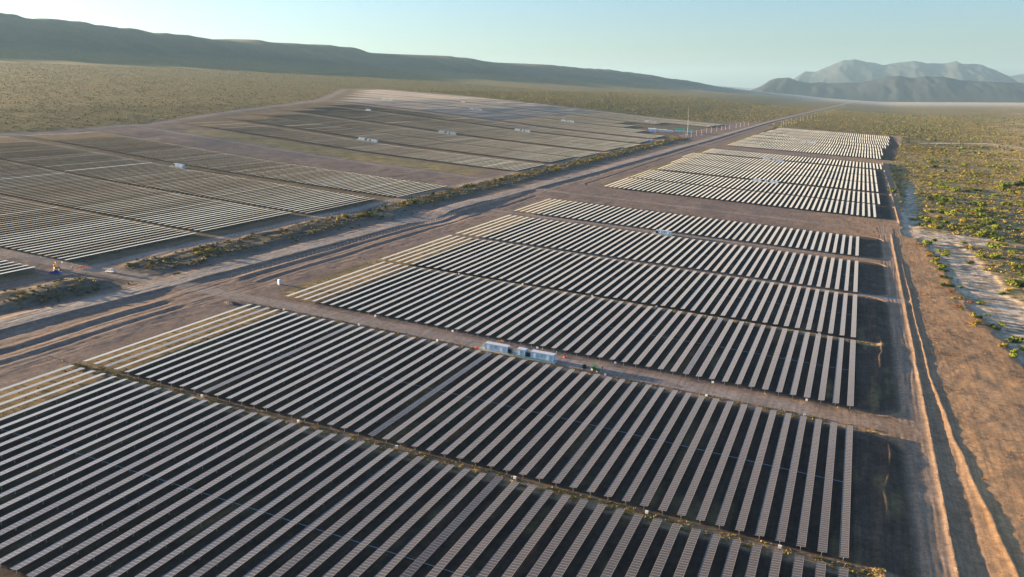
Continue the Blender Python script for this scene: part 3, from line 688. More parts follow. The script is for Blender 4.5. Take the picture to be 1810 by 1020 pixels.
small = [(-98, 921.5, 'nearest container station of the field beyond the bare strip'), (-118, 1212, 'container station at the far side of the field beyond the bare strip'),
    (-100, 1712, 'container station in the last field before the road'), (-148, 1825, 'container station in the last field, nearer the pole line'), (-548, 527, 'container station in the nearest left field'), (-572, 870, 'container station at the front of the second left field'),
    (-570, 1080, 'container station in the middle of the second left field'), (-532, 1281, 'container station at the back of the second left field'), (-1010, 1631, 'container station in the upper left dark field, farthest left'),
    (-935, 1851, 'container station at the far edge of the dark field'), (-786, 1630, 'container station in the middle of the dark field'), (-842, 1278, 'container station where the left field meets its edge road'),
    (-573, 1631, 'container station towards the right end of the dark field'), (-476, 1963, 'container station behind the substation yard')]
for xx, Y, lab in small:
    c = copy_tree(mini_st if (xx, Y) in ((-548,527),(-842,1278),(-148,1825),(-935,1851)) else main_st); c.location = gp(xx, Y, .1); c['label'] = lab
    c.rotation_euler = (0, S+slope_at(xx), R(rng.uniform(-1.5, 1.5)))

# ------------------------------------------------------------------ vehicles
def wheel(m, x, y, r=.36, w=.24, mt=0): m.tube((x, y-w/2, r), (x, y+w/2, r), r, 14, mt)
def wheels(e, spots, r=.36, w=.24):
    for (x, y) in spots:
        m = MB(); wheel(m, x, y, r, w); o = m.obj('wheel', M_TYRE, e)
        h = MB(); h.tube((x, y-w/2-.01, r), (x, y+w/2+.01, r), r*.55, 10); h.obj('rim', M_STEEL, o)
def pickup(loc, rz, lab, colm):
    e = set_props(empty('pickup_truck', loc, (0, S, rz)), lab, 'pickup truck')
    m = MB(); body = [(-2.65,.45),(-2.65,1.02),(-.45,1.05),(-.45,.98),(.95,1.02),(2.45,.92),(2.62,.75),(2.62,.42)]
    m.prism(body, -.9, .9)
    o = m.obj('body', colm, e)
    o2 = MB(); o2.prism([(-.62,1.03),(-.42,1.72),(.55,1.74),(1.25,1.03)], -.80, .80); o2.obj('cab', colm, e)
    w = MB(); w.prism([(-.42,1.12),(-.33,1.60),(.5,1.62),(.98,1.12)], -.815, .815); w.add([(1.25,-.7,1.06),(1.25,.7,1.06),(.62,.66,1.70),(.62,-.66,1.70)], [(0,1,2,3)]); w.obj('window', M_GLASS, e)
    bd = MB(); bd.box(-2.5, -.72, -.72, .72, 1.055, 1.075); bd.obj('load_bed', M_DARK, e)
    wheels(e, [(-1.75,.82),(-1.75,-.82),(1.65,.82),(1.65,-.82)])
    for y in (-.68, .68): h = MB(); h.box(2.60, 2.66, y-.16, y+.16, .66, .82); h.obj('headlight', M_WHITE, e)
    b = MB(); b.box(2.60, 2.74, -.88, .88, .38, .56).box(-2.78, -2.64, -.88, .88, .42, .56); b.obj('bumper', M_STEEL, e)
    return e
pickup(gp(-303.3, 261.2, .05), R(178), 'white pickup truck parked beside the crossing road', M_WHITE)
pickup(gp(-320.2, 246.6, .05), R(35), 'bright blue pickup truck beside the orange excavator', M_BLUE)
def excavator(loc, rz, lab):
    e = set_props(empty('excavator', loc, (0, S, rz)), lab, 'excavator')
    for y in (-1.05, 1.05):
        m = MB(); m.prism([(-1.7,.25),(-1.5,.0),(1.5,.0),(1.7,.25),(1.5,.72),(-1.5,.72)], y-.25, y+.25); m.obj('track', M_DARK, e)
    m = MB(); m.box(-1.6, 1.2, -1.1, 1.1, .95, 1.6).box(-1.7, -.9, -1.05, 1.05, 1.6, 1.95); m.tube((0,0,.7),(0,0,.95),.6,12); m.obj('body', M_ORANGE2, e)
    m = MB(); m.box(-.2, 1.15, .15, 1.05, 1.6, 2.85, top=.06); c = m.obj('cab', M_ORANGE2, e); w = MB(); w.box(-.05, 1.19, .12, 1.08, 1.9, 2.6); w.obj('window', M_GLASS, c)
    m = MB(); m.tube((1.0,-.2,1.5),(2.6,-.2,3.6),.18,6).tube((2.6,-.2,3.6),(4.1,-.2,3.3),.17,6); m.obj('boom', M_ORANGE2, e)
    m = MB(); m.tube((4.1,-.2,3.3),(4.7,-.2,1.3),.14,6); a = m.obj('arm', M_ORANGE2, e)
    m = MB(); m.prism([(4.3,1.3),(4.9,1.35),(5.1,.75),(4.6,.5),(4.2,.7)], -.6, .2); m.obj('bucket', M_DARK, a)
excavator(gp(-324.5, 250.5, 0), R(150), 'orange excavator standing at the corner of the left field')
def tractor(loc, rz, lab):
    e = set_props(empty('tractor', loc, (0, S, rz)), lab, 'tractor')
    m = MB(); m.box(.2, 1.9, -.38, .38, .8, 1.5, top=.05).box(-.7, .3, -.3, .3, .6, 1.1); m.obj('bonnet', M_GREEN, e)
    m = MB(); m.box(-.8, .25, -.55, .55, 1.1, 1.2)
    for x in (-.75, .2):
        for y in (-.5, .5): m.tube((x, y, 1.2), (x, y, 2.3), .04, 6)
    m.box(-.95, .4, -.65, .65, 2.3, 2.38); m.obj('roll_frame', M_GREEN, e)
    m = MB(); m.box(-.5, -.1, -.25, .25, 1.2, 1.3).box(-.58, -.48, -.25, .25, 1.2, 1.7); m.obj('seat', M_DARK, e)
    wheels(e, [(-.5,.75),(-.5,-.75)], .78, .42); wheels(e, [(1.45,.6),(1.45,-.6)], .45, .28)
    m = MB(); m.tube((.9,.2,1.5),(.9,.2,2.2),.04,6); m.obj('exhaust_pipe', M_DARK, e)
    m = MB()
    for y in (-.72, .72): m.add([(-1.2,y-.22,1.3),(-1.2,y+.22,1.3),(-.5,y+.22,1.68),(-.5,y-.22,1.68),(.1,y+.22,1.5),(.1,y-.22,1.5)], [(0,1,2,3),(3,2,4,5)])
    m.obj('mudguard', M_GREEN, e)
tractor(gp(-72.0, 259.8, .02), R(-12), 'green tractor stopped at the near edge of the service road')
e = set_props(empty('cable_drum_trailer', gp(-75.4, 259.9, .02), (0, S, R(15))), 'black cable drum trailer hitched behind the green tractor', 'trailer')
m = MB(); m.tube((-.3,-.45,.95),(-.3,-.38,.95),.75,18).tube((-.3,.38,.95),(-.3,.45,.95),.75,18).tube((-.3,-.38,.95),(-.3,.38,.95),.5,14); m.obj('cable_drum', M_DARK, e)
m = MB(); m.box(-1.0,1.2,-.62,-.54,.5,.6).box(-1.0,1.2,.54,.62,.5,.6).box(1.1,1.2,-.54,.54,.5,.6); m.tube((1.2,0,.55),(2.0,0,.5),.05,6); m.obj('frame', M_DARK, e)
wheels(e, [(-.3,.8),(-.3,-.8)], .35, .2)

# ------------------------------------------------------------------ portable toilet cabin, spoil heap, red mesh heaps, barriers, cones
e = set_props(empty('portable_toilet', gp(-230.6, 288.6, .0), (0, S*.5, R(-20))), 'white and blue portable toilet standing alone on bare soil', 'portable toilet')
m = MB(); m.box(-.6,.6,-.6,.6,.05,2.2); m.obj('cabin', M_BLUEWHITE, e)
m = MB(); m.box(-.66,.66,-.66,.66,2.2,2.28).box(-.5,.5,-.5,.5,2.28,2.42,top=.2); m.obj('roof', M_WHITE, e)
m = MB(); m.box(-.38,.38,-.64,-.605,.15,2.05); d = m.obj('door', M_WHITE, e); m = MB(); m.box(.22,.32,-.68,-.64,1.05,1.2); m.obj('handle', M_DARK, d)
m = MB(); m.box(-.7,.7,-.7,.7,-.15,.05); m.obj('skid', M_DARK, e)
def heap(name, loc, sx, sy, sz, seed, m_, lab, cat, n=16, jag=.35):
    a = np.linspace(0, 1, n); V = []; r_ = np.random.default_rng(seed)
    for j in a:
        for i in range(n):
            t = 2*math.pi*i/n; rr = j
            z = (1-rr*rr)*sz*(1+jag*(r_.random()-.5)) if j < 1 else -.15
            k = 1+.25*(r_.random()-.5)
            V.append((rr*sx*math.cos(t)*k, rr*sy*math.sin(t)*k, z))
    idx = np.arange(n*n).reshape(n, n); F_ = []
    for j in range(n-1):
        for i in range(n): F_.append((idx[j, i], idx[j+1, i], idx[j+1, (i+1) % n], idx[j, (i+1) % n]))
    me = mesh_np(name, np.array(V), np.array(F_), [m_]); return set_props(link(name, me, None, loc, (0, S, 0)), lab, cat)
heap('spoil_heap', gp(-226.8, 253.5), 4.2, 1.9, .9, 3, M_ROCK, 'dark rubble heap at the corner of the nearest road junction', 'rubble heap')
heap('safety_mesh_heap', gp(-114.9, 266.4), .95, .7, .5, 5, M_RED, 'crumpled red safety mesh on the far side of the service road, left of the worker', 'safety mesh', 12, .9)
heap('safety_mesh_heap', gp(-117.2, 258.6), 1.2, .8, .55, 6, M_RED, 'crumpled red safety mesh beside the left end of the container slab', 'safety mesh', 12, .9)
heap('safety_mesh_heap', gp(-85.6, 267.4), .8, .6, .45, 8, M_RED, 'crumpled red safety mesh past the right end of the containers', 'safety mesh', 12, .9)
heap('tarpaulin', gp(-329, 268.5), 3.2, .9, .35, 9, M_DARK, 'black tarpaulin heap on bare ground beside the left field corner', 'tarpaulin', 12, .6)
def barrel(loc, lab):
    e = set_props(empty('traffic_drum', loc), lab, 'traffic drum', 'orange traffic drums')
    m = MB(); m.tube((0,0,0),(0,0,.95),.27,12,0,.20); m.obj('body', M_ORANGE, e)
    m = MB(); m.tube((0,0,.55),(0,0,.68),.245,12,0,.238); m.obj('reflective_band', M_WHITE, e)
barrel(gp(-59.3, 264.0), 'orange and white drum on the service road, farther right of the tractor')
for k in range(8):
    e = set_props(empty('road_barrier', gp(-320.2+k*.12, 257.2+k*.78), (0, 0, R(90+rng.uniform(-20, 20)))), 'orange plastic barrier in the row closing the left field road', 'barrier', 'orange barriers across the left field road')
    m = MB(); m.box(-.32,.32,-.03,.03,.15,.9).box(-.32,-.24,-.2,.2,0,.06).box(.24,.32,-.2,.2,0,.06).box(-.3,-.26,-.02,.02,.06,.15).box(.26,.3,-.02,.02,.06,.15); m.obj('board', M_ORANGE, e)

# ------------------------------------------------------------------ people (skin-modifier bodies)
def person(loc, rz, lab, shirt, lean=0.0):
    root = set_props(empty('person', loc, (0, 0, rz)), lab, 'person')
    J = {'pel':(0,0,.95),'chest':(lean*.3,0,1.3),'neck':(lean*.4,0,1.48),'head':(lean*.42+.02,0,1.62),'top':(lean*.42+.02,0,1.73),
         'shl':(lean*.35,.19,1.42),'ell':(.06+lean*.4,.26,1.14),'hal':(.22+lean*.5,.22,.95),'shr':(lean*.35,-.19,1.42),'elr':(.02,-.27,1.14),'har':(.1,-.25,.88),
         'hil':(0,.1,.92),'knl':(.06,.12,.5),'anl':(0,.12,.08),'tol':(.16,.13,.03),'hir':(0,-.1,.92),'knr':(.02,-.12,.5),'anr':(-.08,-.13,.08),'tor':(.08,-.14,.03)}
    E = [('pel','chest'),('chest','neck'),('neck','head'),('head','top'),('chest','shl'),('shl','ell'),('ell','hal'),('chest','shr'),('shr','elr'),('elr','har'),
         ('pel','hil'),('hil','knl'),('knl','anl'),('anl','tol'),('pel','hir'),('hir','knr'),('knr','anr'),('anr','tor')]
    rad = dict(pel=.15,chest=.16,neck=.06,head=.10,top=.07,shl=.07,ell=.045,hal=.035,shr=.07,elr=.045,har=.035,hil=.10,knl=.065,anl=.05,tol=.04,hir=.10,knr=.065,anr=.05,tor=.04)
    ks = list(J); me = bpy.data.meshes.new('body'); me.from_pydata([J[k] for k in ks], [(ks.index(a), ks.index(b)) for a, b in E], [])
    me.materials.append(M_JEANS)
    o = link('body', me, root); md = o.modifiers.new('skin', 'SKIN'); ss = o.modifiers.new('sub', 'SUBSURF'); ss.levels = ss.render_levels = 1
    for i, k in enumerate(ks): me.skin_vertices[0].data[i].radius = (rad[k], rad[k]*.85 if k in ('pel','chest') else rad[k])
    me.skin_vertices[0].data[0].use_root = True
    m = MB(); m.tube((lean*.12,0,.98),(lean*.4,0,1.46),.20,12,0,.17); m.tube((lean*.35,.2,1.42),(.06+lean*.4,.27,1.14),.075,8); m.tube((lean*.35,-.2,1.42),(.02,-.28,1.14),.075,8); m.obj('work_vest', shirt, root)
    m = MB(); m.tube((lean*.42+.02,0,1.66),(lean*.42+.02,0,1.80),.125,12,0,.07).box(lean*.42-.1, lean*.42+.2, -.12, .12, 1.655, 1.675); m.obj('hard_hat', M_YELLOW, root)
    m = MB(); m.box(lean*.42+.07, lean*.42+.13, -.07, .07, 1.5, 1.655, top=.01); m.obj('face', M_SKIN, root)
person(gp(-110.6, 268.2, 0), R(200), 'worker in orange clothing standing behind the left container', M_ORANGE, .15)
person(gp(-111.6, 268.5, 0), R(10), 'worker in dark trousers at the row ends behind the left container', M_ORANGE2, .3)
person(gp(-69.8, 262.6, 0), R(-100), 'worker in a pale orange vest just right of the green tractor', M_ORANGE2, 0.0)
person(gp(-320.6, 255.6, 0), R(-40), 'worker in orange clothing beside the row of barriers', M_ORANGE, 0.05)

# ------------------------------------------------------------------ power line poles, mast, substation
def pole(name, loc, h, lab, grp, rz=0):
    e = set_props(empty(name, loc, (0, 0, rz)), lab, 'power pole', grp)
    m = MB(); m.tube((0,0,-.5),(0,0,h),.24,8,0,.15); m.obj('pole', M_WOOD, e)
    m = MB(); m.box(-1.6,1.6,-.09,.09,h-.9,h-.72); a = m.obj('crossarm', M_WOOD, e)
    m = MB()
    for x in (-1.45, 0, 1.45): m.tube((x,0,h-.72),(x,0,h-.35),.09,6)
    m.obj('insulators', M_GREY, a); return e
W = [(-292,1537),(-290,1578),(-288,1621),(-286,1666),(-285,1716),(-284,1770),(-282,1826),(-280,1882),(-278,1925),(-276,1972),(-272,2053),(-270,2115),(-268,2170),(-266,2239)]
for k, (a, b) in enumerate(W): pole('power_pole', gp(a, b), 11, 'concrete power pole, %s from the near end of the left pole line' % ordinal(k+1), 'poles left of the main road')
Epl = [(-189,2302),(-188,2360),(-186,2417),(-182,2461),(-180,2525),(-177,2585),(-174,2645),(-170,2760),(-167,2830),(-164,3000),(-161,3170),(-158,3340),(-155,3503)]
Epl += [(-152+(i*4.2), 3680+i*210) for i in range(12)]
for k, (a, b) in enumerate(Epl): pole('power_pole', gp(a, b), 15, 'concrete power pole, %s from the near end of the line beside the road' % ordinal(k+1), 'poles right of the main road')
e = set_props(empty('radio_mast', gp(-300.9, 1596)), 'tall thin pale mast standing in the substation yard', 'mast')
m = MB()
for a in (0, 2.09, 4.19): m.tube((.5*math.cos(a), .5*math.sin(a), 0), (.10*math.cos(a), .10*math.sin(a), 52), .08, 5)
m.obj('lattice', M_WOOD, e)
m = MB(); 
for z in range(0, 48, 3):
    r0, r1 = .5-.40*z/52, .5-.40*(z+3)/52
    for a, b in ((0, 2.09), (2.09, 4.19), (4.19, 0)): m.tube((r0*math.cos(a), r0*math.sin(a), z), (r1*math.cos(b), r1*math.sin(b), z+3), .05, 4)
m.obj('bracing', M_WOOD, e)
m = MB(); m.box(-.6,.6,-.6,.6,8,10); m.obj('equipment_box', M_WHITE, e)
def building(loc, L, Wd, H, roofm, lab, gable=1.2, wins=3):
    e = set_props(empty('site_building', loc, (0, S*.6, R(8))), lab, 'building', 'low buildings of the substation yard')
    m = MB(); m.box(-L/2, L/2, -Wd/2, Wd/2, -.4, H); w = m.obj('wall', M_WHITE, e)
    m = MB(); m.add([(-L/2-.4,-Wd/2-.4,H+.003),(L/2+.4,-Wd/2-.4,H+.003),(L/2+.4,Wd/2+.4,H+.003),(-L/2-.4,Wd/2+.4,H+.003),(-L/2-.4,0,H+gable),(L/2+.4,0,H+gable)],
        [(0,1,5,4),(2,3,4,5),(1,2,5),(3,0,4),(3,2,1,0)]); m.obj('roof', roofm, e)
    for q in range(wins):
        x = -L/2+L*(q+.7)/(wins+.4); m = MB(); m.box(x-.6, x+.6, -Wd/2-.05, -Wd/2-.004, 1.1, 2.1); m.obj('window', M_GLASS, e)
    m = MB(); m.box(-L/2+.6, -L/2+1.6, -Wd/2-.05, -Wd/2-.004, .1, 2.1); m.obj('door', M_GREY, e)
building(gp(-374, 1612), 15, 9, 5.5, M_ROOF, 'white building with pale roof at the left end of the yard', 2.2)
building(gp(-368, 1672), 20, 7, 3.2, M_ROOF, 'long low white cabin behind the middle of the yard', .6, 5)
building(gp(-352, 1660), 16, 7, 3.4, M_BLUEWHITE, 'low bluish cabin in the middle of the yard', .5, 4)
building(gp(-336, 1692), 19, 12, 4.5, M_GREENROOF, 'larger white building under a bright green roof', 3.2, 4)
building(gp(-319, 1716), 14, 11, 4.0, M_GREENROOF, 'smaller white building with green roof nearest the road', 2.6, 3)
building(gp(-319, 1364), 7, 4, 3.2, M_ROOF, 'small white hut alone in front of the substation yard', .5, 1)
e = set_props(empty('storage_container', gp(-316, 1548), (0, S, R(5))), 'rusty orange storage container on the reddish yard', 'container')
container_mesh(9).obj('body', M_ORANGE2, e); m = MB(); m.box(0, 9, 0, 2.44, 2.653, 2.7); m.obj('roof', M_ROOF, e)

# ------------------------------------------------------------------ perimeter fence left of the levee
def fence(x0f, y0, y1, step, lab, h=2.0):
    e = set_props(empty('wire_fence', gp(x0f(y0), y0)), lab, 'fence')
    m = MB(); ys_ = np.arange(y0, y1, step); base = Vector(e.location); pts = []
    for y in ys_:
        p = Vector(gp(x0f(y), float(y)))-base; m.tube(p-Vector((0,0,.3)), p+Vector((0,0,h)), .035, 5); pts.append(p)
    m.obj('posts', M_WOOD, e)['kind'] = 'stuff'
    m = MB()
    for a, b in zip(pts[:-1], pts[1:]):
        for z in (.5, 1.2, 1.9): m.tube(a+Vector((0,0,z)), b+Vector((0,0,z)), .012, 3)
    m.obj('wires', M_STEEL, e)
fence(lambda y: -312.5, 272, 690, 3.6, 'thin wire fence on pale posts between the left field and the levee')
fence(lambda y: -254.0, 284, 636, 3.6, 'thin wire fence between the main road and the right field')

# ------------------------------------------------------------------ vegetation
def clump_arrays(r_, nl, rx, rz, leaf, lobes=5):
    """leaf-sized triangles on several overlapping lobes; origin at ground"""
    V = []
    cs = [(r_.normal(0, .38)*rx, r_.normal(0, .38)*rx, rz*(.35+.35*r_.random()), rx*(.4+.3*r_.random()), rz*(.35+.25*r_.random())) for _ in range(lobes)]
    for k in range(nl):
        c = cs[k % lobes]; d = r_.normal(0, 1, 3); d /= np.linalg.norm(d); q = .55+.5*r_.random()
        p = np.array([c[0]+d[0]*c[3]*q, c[1]+d[1]*c[3]*q, max(.05, c[2]+d[2]*c[4]*q)])
        t = r_.normal(0, 1, 3); t -= .6*d*np.dot(t, d); t /= np.linalg.norm(t); b = np.cross(d+.5*r_.normal(0, 1, 3), t); b /= (np.linalg.norm(b)+1e-6)
        s = leaf*(.6+.8*r_.random()); V += [p-t*s, p+t*s, p+b*s*1.4]
    return np.array(V)
def tri_mesh(name, V, m): return mesh_np(name, V, np.arange(len(V)).reshape(-1, 3), [m])
protos = {}
for nm, m_, nl, lf in (('green', M_LEAF, 620, .13), ('dark', M_LEAFDARK, 560, .13), ('dry', M_DRY, 380, .11), ('ochre', M_OCHRE, 420, .11), ('rust', M_RUST, 320, .11)):
    protos[nm] = [tri_mesh('foliage', clump_arrays(rng, nl, 1.0, 1.0, lf, 6), m_) for _ in range(4)]
def trunk_mesh(seed):
    r_ = np.random.default_rng(seed); m = MB()
    for k in range(5):
        a = k*1.256+r_.random(); l = .5+.3*r_.random()
        m.tube((0,0,-.1), (.25*l*math.cos(a), .25*l*math.sin(a), .35*l), .06, 5, 0, .045); m.tube((.25*l*math.cos(a), .25*l*math.sin(a), .35*l), (.6*l*math.cos(a), .6*l*math.sin(a), .8*l), .045, 5, 0, .015)
    return m.mesh('stems', M_BARK)
stems = [trunk_mesh(k) for k in range(3)]
WORDS = {'green':'bright green','dark':'dark green','dry':'straw-coloured dry','ochre':'yellow-green','rust':'rusty brown'}
shrubs = []   # X, Y, radius, height, kind, label-place, group
def add_shrub(X, Y, r, h, kind, place, grp):
    e = set_props(empty('shrub', gp(X, Y), (0, 0, rng.uniform(0, 6.28))), '%s %s shrub %s' % ('large' if r > 2.6 else ('medium' if r > 1.5 else 'small'), WORDS[kind], place), 'shrub', grp)
    f = link('foliage', protos[kind][rng.integers(4)], e); f.scale = (r, r*rng.uniform(.8, 1.1), h)
    if r > 1.5: s = link('stems', stems[rng.integers(3)], e); s.scale = (r, r, h)
big = [(84,931,6.5),(101,1073,6),(115,1055,5.5),(176,1153,7),(197,1188,8),(69.4,714,3.0),(88.6,606,2.8),(97.8,613,3.2),(99.3,525,4.0),(95.8,530,3.2),(116,803,5),(124,931,6),(46,955,5),(91,824,4.2),(58.4,637,3.2),(66.8,599,2.3),(79,578,2.4),(110,692,3.6),(72.4,465,1.9),(78,399,2.6),(75,397,2.0),
       (57,770,2.5),(62,735,2.6),(70,760,3.4),(75,740,3.0),(80,770,3.0),(95,745,3.4),(98,800,3.6),(108,770,3.2),(60,640,2.4),(63,612,1.8),(69,612,2.6),(64,655,2.2),(84,661,1.8),(103,655,3.4),(106,585,2.6),(104,560,3.2),(108,545,3.6),(118,600,3.5),(113,640,2.8),(100,505,2.4),(104,475,2.8),(110,470,3.0),(112,520,3.5),
       (73,415,1.8),(76,425,1.6),(80,385,2.2),(82,378,2.0),(84,368,2.2),(72,440,1.2),(66,500,1.2),(63,520,1.4),(62,540,1.6),(61,560,1.6),(60,585,2.0),(58,600,1.8),(85,560,1.4),(86,500,1.5)]
for k, (a, b, r) in enumerate(big):
    add_shrub(a, b, r*1.25, r*.75, 'green' if k % 4 else 'dark', 'among the bushes along the dry riverbed', 'green shrubs along the riverbed')
def scatter(n, xr, yr, cond, kinds, rr, place, grp, seed, hr=.75):
    r_ = np.random.default_rng(seed); c = 0; t = 0
    while c < n and t < n*60:
        t += 1; X = r_.uniform(*xr); Y = r_.uniform(*yr)
        if not cond(X, Y): continue
        r = rr[0]*(rr[1]/rr[0])**r_.random(); add_shrub(X, Y, r, r*hr, kinds[r_.integers(len(kinds))], place, grp); c += 1
def riv(X, Y): return np.interp(Y, RIV_Y, RIV_L), np.interp(Y, RIV_Y, RIV_R)
scatter(80, (95, 330), (600, 1500), lambda X, Y: X > riv(X, Y)[1]+3 and X < 40+(Y)*.20, ['green','green','ochre','dark'], (2.4, 5.5), 'in the scrubland across the riverbed', 'shrubs scattered over the right scrubland', 1, .65)
scatter(40, (62, 120), (700, 1000), lambda X, Y: X > riv(X, Y)[1]+1, ['green','ochre','green'], (2.2, 4.8), 'on the bank right of the upper riverbed', 'shrubs on the upper river bank', 2)
scatter(40, (44, 84), (370, 660), lambda X, Y: -7 < X-riv(X, Y)[0] < 1, ['rust','ochre','green','ochre','dark'], (1.1, 2.6), 'along the near bank of the dry riverbed', 'shrubs on the near river bank', 3)
scatter(45, (-306, -293), (275, 760), lambda X, Y: True, ['ochre','ochre','dry','dark'], (1.1, 2.8), 'on the levee between the left field and main road', 'shrubs along the levee', 4, .8)
scatter(20, (-306, -290), (760, 1500), lambda X, Y: True, ['ochre','dark','ochre'], (1.4, 2.6), 'on the far stretch of the levee', 'shrubs along the far levee', 5, .8)
scatter(8, (-312, -292), (212, 246), lambda X, Y: True, ['ochre','dry'], (.9, 1.7), 'on the dark mound left of the junction', 'shrubs on the mound', 6, .8)
scatter(8, (-306, -280), (268, 330), lambda X, Y: True, ['ochre','dry','rust'], (.8, 1.9), 'on dark ground beyond the white pickup', 'shrubs beyond the pickup', 8, .8)

# uncountable scrub: merged clumps
def stuff_scrub(name, lab, cat, m_, X, Y, r, h, ntri, seed, leaf=.45):
    r_ = np.random.default_rng(seed); n = len(X); H = ground_h(X, Y)
    d = r_.normal(0, 1, (n, ntri, 3)); d /= np.linalg.norm(d, axis=-1, keepdims=True); q = .4+.6*r_.random((n, ntri, 1))
    p = d*q; p[..., 2] = np.abs(p[..., 2])
    p = p*np.stack([r, r, h], -1)[:, None, :]
    t = r_.normal(0, 1, (n, ntri, 3)); t /= np.linalg.norm(t, axis=-1, keepdims=True); b = np.cross(d, t); b /= np.linalg.norm(b, axis=-1, keepdims=True)
    s = (leaf*r)[:, None, None]*(.6+.8*r_.random((n, ntri, 1)))
    o = np.stack([X*CS+H*SN, Y, -X*SN+H*CS], -1)[:, None, :]
    V = np.stack([p-t*s, p+t*s, p+b*s*1.3], 2)+o[:, :, None, :]
    return set_props(link(name, tri_mesh(name, V.reshape(-1, 3), m_)), lab, cat, kind='stuff')
def sample(n, xr, yr, f, seed, powy=1.0):
    r_ = np.random.default_rng(seed); X = r_.uniform(*xr, n); Y = yr[0]+(yr[1]-yr[0])*r_.random(n)**powy
    k = f(X, Y, r_.random(n)); return X[k], Y[k], r_
def ok_r(X, Y, u):
    m = masks(X, Y); return (m['clear'] < .4) & (m['river'] < .35) & (u < .12+1.9*(fbm(X/22, Y/22, 201, 3)-.36)) & (X < 60+Y*.26)
X, Y, r_ = sample(80000, (45, 420), (380, 1900), ok_r, 11); r = .45+1.3*r_.random(len(X))**2
k = r_.random(len(X))
stuff_scrub('dry_scrub', 'low straw-coloured scrub covering the land right of the riverbed', 'scrub', M_DRY, X[k<.6], Y[k<.6], r[k<.6], r[k<.6]*.8, 12, 1)
stuff_scrub('yellow_scrub', 'low yellow-green scrub covering the land right of the riverbed', 'scrub', M_OCHRE, X[k>=.6], Y[k>=.6], r[k>=.6], r[k>=.6]*.8, 12, 2)
def ok_g(X, Y, u):
    m = masks(X, Y); return (m['clear'] < .4) & (m['river'] < .2) & (X < 60+Y*.24) & (X > riv(X, Y)[1]+3) & (u < 2.5*(fbm(X/40, Y/40, 205, 2)-.35))
X, Y, r_ = sample(900, (62, 400), (640, 1700), ok_g, 19); r = 1.6+2.6*r_.random(len(X))**1.5
stuff_scrub('green_scrub', 'smaller bright green thickets scattered over the right scrubland', 'scrub', M_LEAF, X, Y, r, r*.7, 60, 21, .22)
def lv2(X, Y, u): return (X < -288)
X, Y, r_ = sample(60, (-306, -288), (760, 1500), lv2, 22); r = 1.3+1.2*r_.random(len(X))
stuff_scrub('levee_thicket', 'dark and yellowish thicket along the far levee', 'scrub', M_OCHRE, X, Y, r, r*.8, 60, 23, .22)
def ok_far(X, Y, u):
    m = masks(X, Y); return (m['clear'] < .4) & (m['river'] < .4) & (u < .3+1.6*(fbm(X/120, Y/90, 203, 4)-.35)) & (X < 60+Y*.27)
X, Y, r_ = sample(26000, (60, 1400), (1700, 5200), ok_far, 12, 1.4); r = .9+2.2*r_.random(len(X))**2
k = r_.random(len(X))
stuff_scrub('far_green_scrub', 'distant dark green thicket patches on the right plain', 'scrub', M_LEAFDARK, X[k<.4], Y[k<.4], r[k<.4]*1.5, r[k<.4]*1.0, 7, 3, .6)
stuff_scrub('far_yellow_scrub', 'distant yellowish scrub on the right plain', 'scrub', M_DRY, X[k>=.4], Y[k>=.4], r[k>=.4], r[k>=.4]*.8, 6, 4, .6)
def ok_l(X, Y, u):
    m = masks(X, Y); return (m['clear'] < .3) & (hills(X, Y) < 30) & (X > -Y*1.6-300) & (u < .9)
X, Y, r_ = sample(120000, (-2600, -700), (450, 3800), ok_l, 13, 1.0); r = .5+.8*r_.random(len(X))**1.5
k = r_.random(len(X))
stuff_scrub('desert_scrub', 'ochre desert scrub dotting the slope left of the fields', 'scrub', M_DRYOL, X[k<.75], Y[k<.75], r[k<.75], r[k<.75]*.8, 4, 5, .7)
stuff_scrub('olive_desert_scrub', 'olive desert scrub dotting the slope left of the fields', 'scrub', M_LEAFDARK, X[k>=.75], Y[k>=.75], r[k>=.75]*.9, r[k>=.75]*.8, 4, 6, .7)
X, Y, r_ = sample(42000, (-1300, 420), (2250, 5000), lambda X, Y, u: (masks(X, Y)['clear'] < .3), 14, 1.0); r = 1.0+1.3*r_.random(len(X))
stuff_scrub('plain_scrub', 'ochre scrub on the plain behind the solar fields', 'scrub', M_DRYOL, X, Y, r, r*.75, 5, 7, .6)
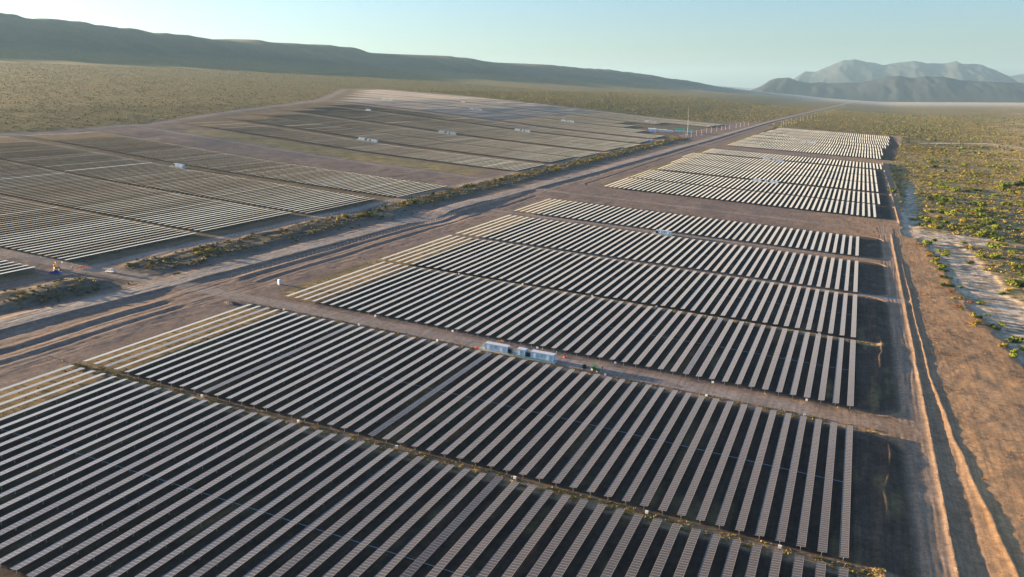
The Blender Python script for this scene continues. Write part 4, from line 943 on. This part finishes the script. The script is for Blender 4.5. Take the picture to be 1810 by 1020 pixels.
# weeds along the row ends and in the sunlit lanes
def weeds(X, Y, u):
    m = masks(X, Y); gap = (np.abs(Y-172.6) < 2.4) | ((np.abs(Y-257.2) < 2.0)) | (np.abs(Y-352.8) < 1.8) | (np.abs(Y-270.5) < 1.2)
    return (X < 20) & ((gap & (u < .55*fbm(X/3, Y/3, 88, 2)*1.6)) | ((m['over'] > .4) & (m['field'] > .5) & (u < .30)))
X, Y, r_ = sample(42000, (-234, 22), (84, 640), weeds, 15, 1.3); r = .16+.42*r_.random(len(X))**2
stuff_scrub('dry_weeds', 'dry yellow weeds between and at the ends of the rows', 'weeds', M_DRY, X, Y, r, r*.9, 6, 8, .5)
for gi, (ya, yb, cnt) in enumerate(((170.8, 174.8, 5200), (255.2, 258.8, 3600), (351.2, 354.4, 2600), (435.5, 437, 900))):
    def gf(X, Y, u): return u < 2.4*(fbm(X/2.2, Y/2.2, 310+gi, 2)-.25)
    X, Y, r_ = sample(cnt, (-222, 20), (ya, yb), gf, 30+gi); r = .12+.38*r_.random(len(X))**2
    stuff_scrub('row_end_weeds', 'dry tufts of weed in the %s gap between panel blocks' % ONES[gi+1], 'weeds', M_DRY, X, Y, r, r*.9, 7, 50+gi, .5)
def lev(X, Y, u):
    m = masks(X, Y); return ((m['levee'] > .4) & (u < 2.6*(fbm(X/9, Y/16, 301, 3)-.38)*3)) | ((X > -300) & (X < -278) & (u < .12) & (np.abs(Y-262) > 8))
X, Y, r_ = sample(9000, (-312, -276), (205, 1500), lev, 16); r = .3+.9*r_.random(len(X))**2
stuff_scrub('levee_scrub', 'low yellowish scrub on the levee beside the main road', 'scrub', M_DRYOL, X, Y, r, r*.9, 12, 9, .5)
def redb(X, Y, u):
    m = masks(X, Y); return (X > ridge2_x(Y)+2) & (m['clear'] > .6) & (m['river'] < .2) & (u < sst(.5, .75, fbm(X/14, Y/7, 91, 3))*.9)
X, Y, r_ = sample(9000, (42, 90), (180, 640), redb, 17); r = .12+.35*r_.random(len(X))**2
stuff_scrub('rusty_scrub', 'low rusty scrub on the bare land between perimeter and riverbed', 'scrub', M_RUST, X, Y, r, r*.6, 9, 10, .5)

# ------------------------------------------------------------------ haze
m = bpy.data.materials.new('air_haze'); m.use_nodes = True; nt = m.node_tree; nt.nodes.clear()
out = nt.nodes.new('ShaderNodeOutputMaterial'); pv = nt.nodes.new('ShaderNodeVolumePrincipled')
pv.inputs['Color'].default_value = (.40, .64, .86, 1); pv.inputs['Density'].default_value = 2.5e-5; pv.inputs['Anisotropy'].default_value = .22
nt.links.new(pv.outputs[0], out.inputs['Volume'])
hz = MB(); hz.box(-27500, 29500, -3000, 43000, -2600, 1250); ho = hz.obj('haze', m); set_props(ho, 'thin pale haze in the air over the valley', 'haze', kind='stuff')
print('objects', len(bpy.data.objects))
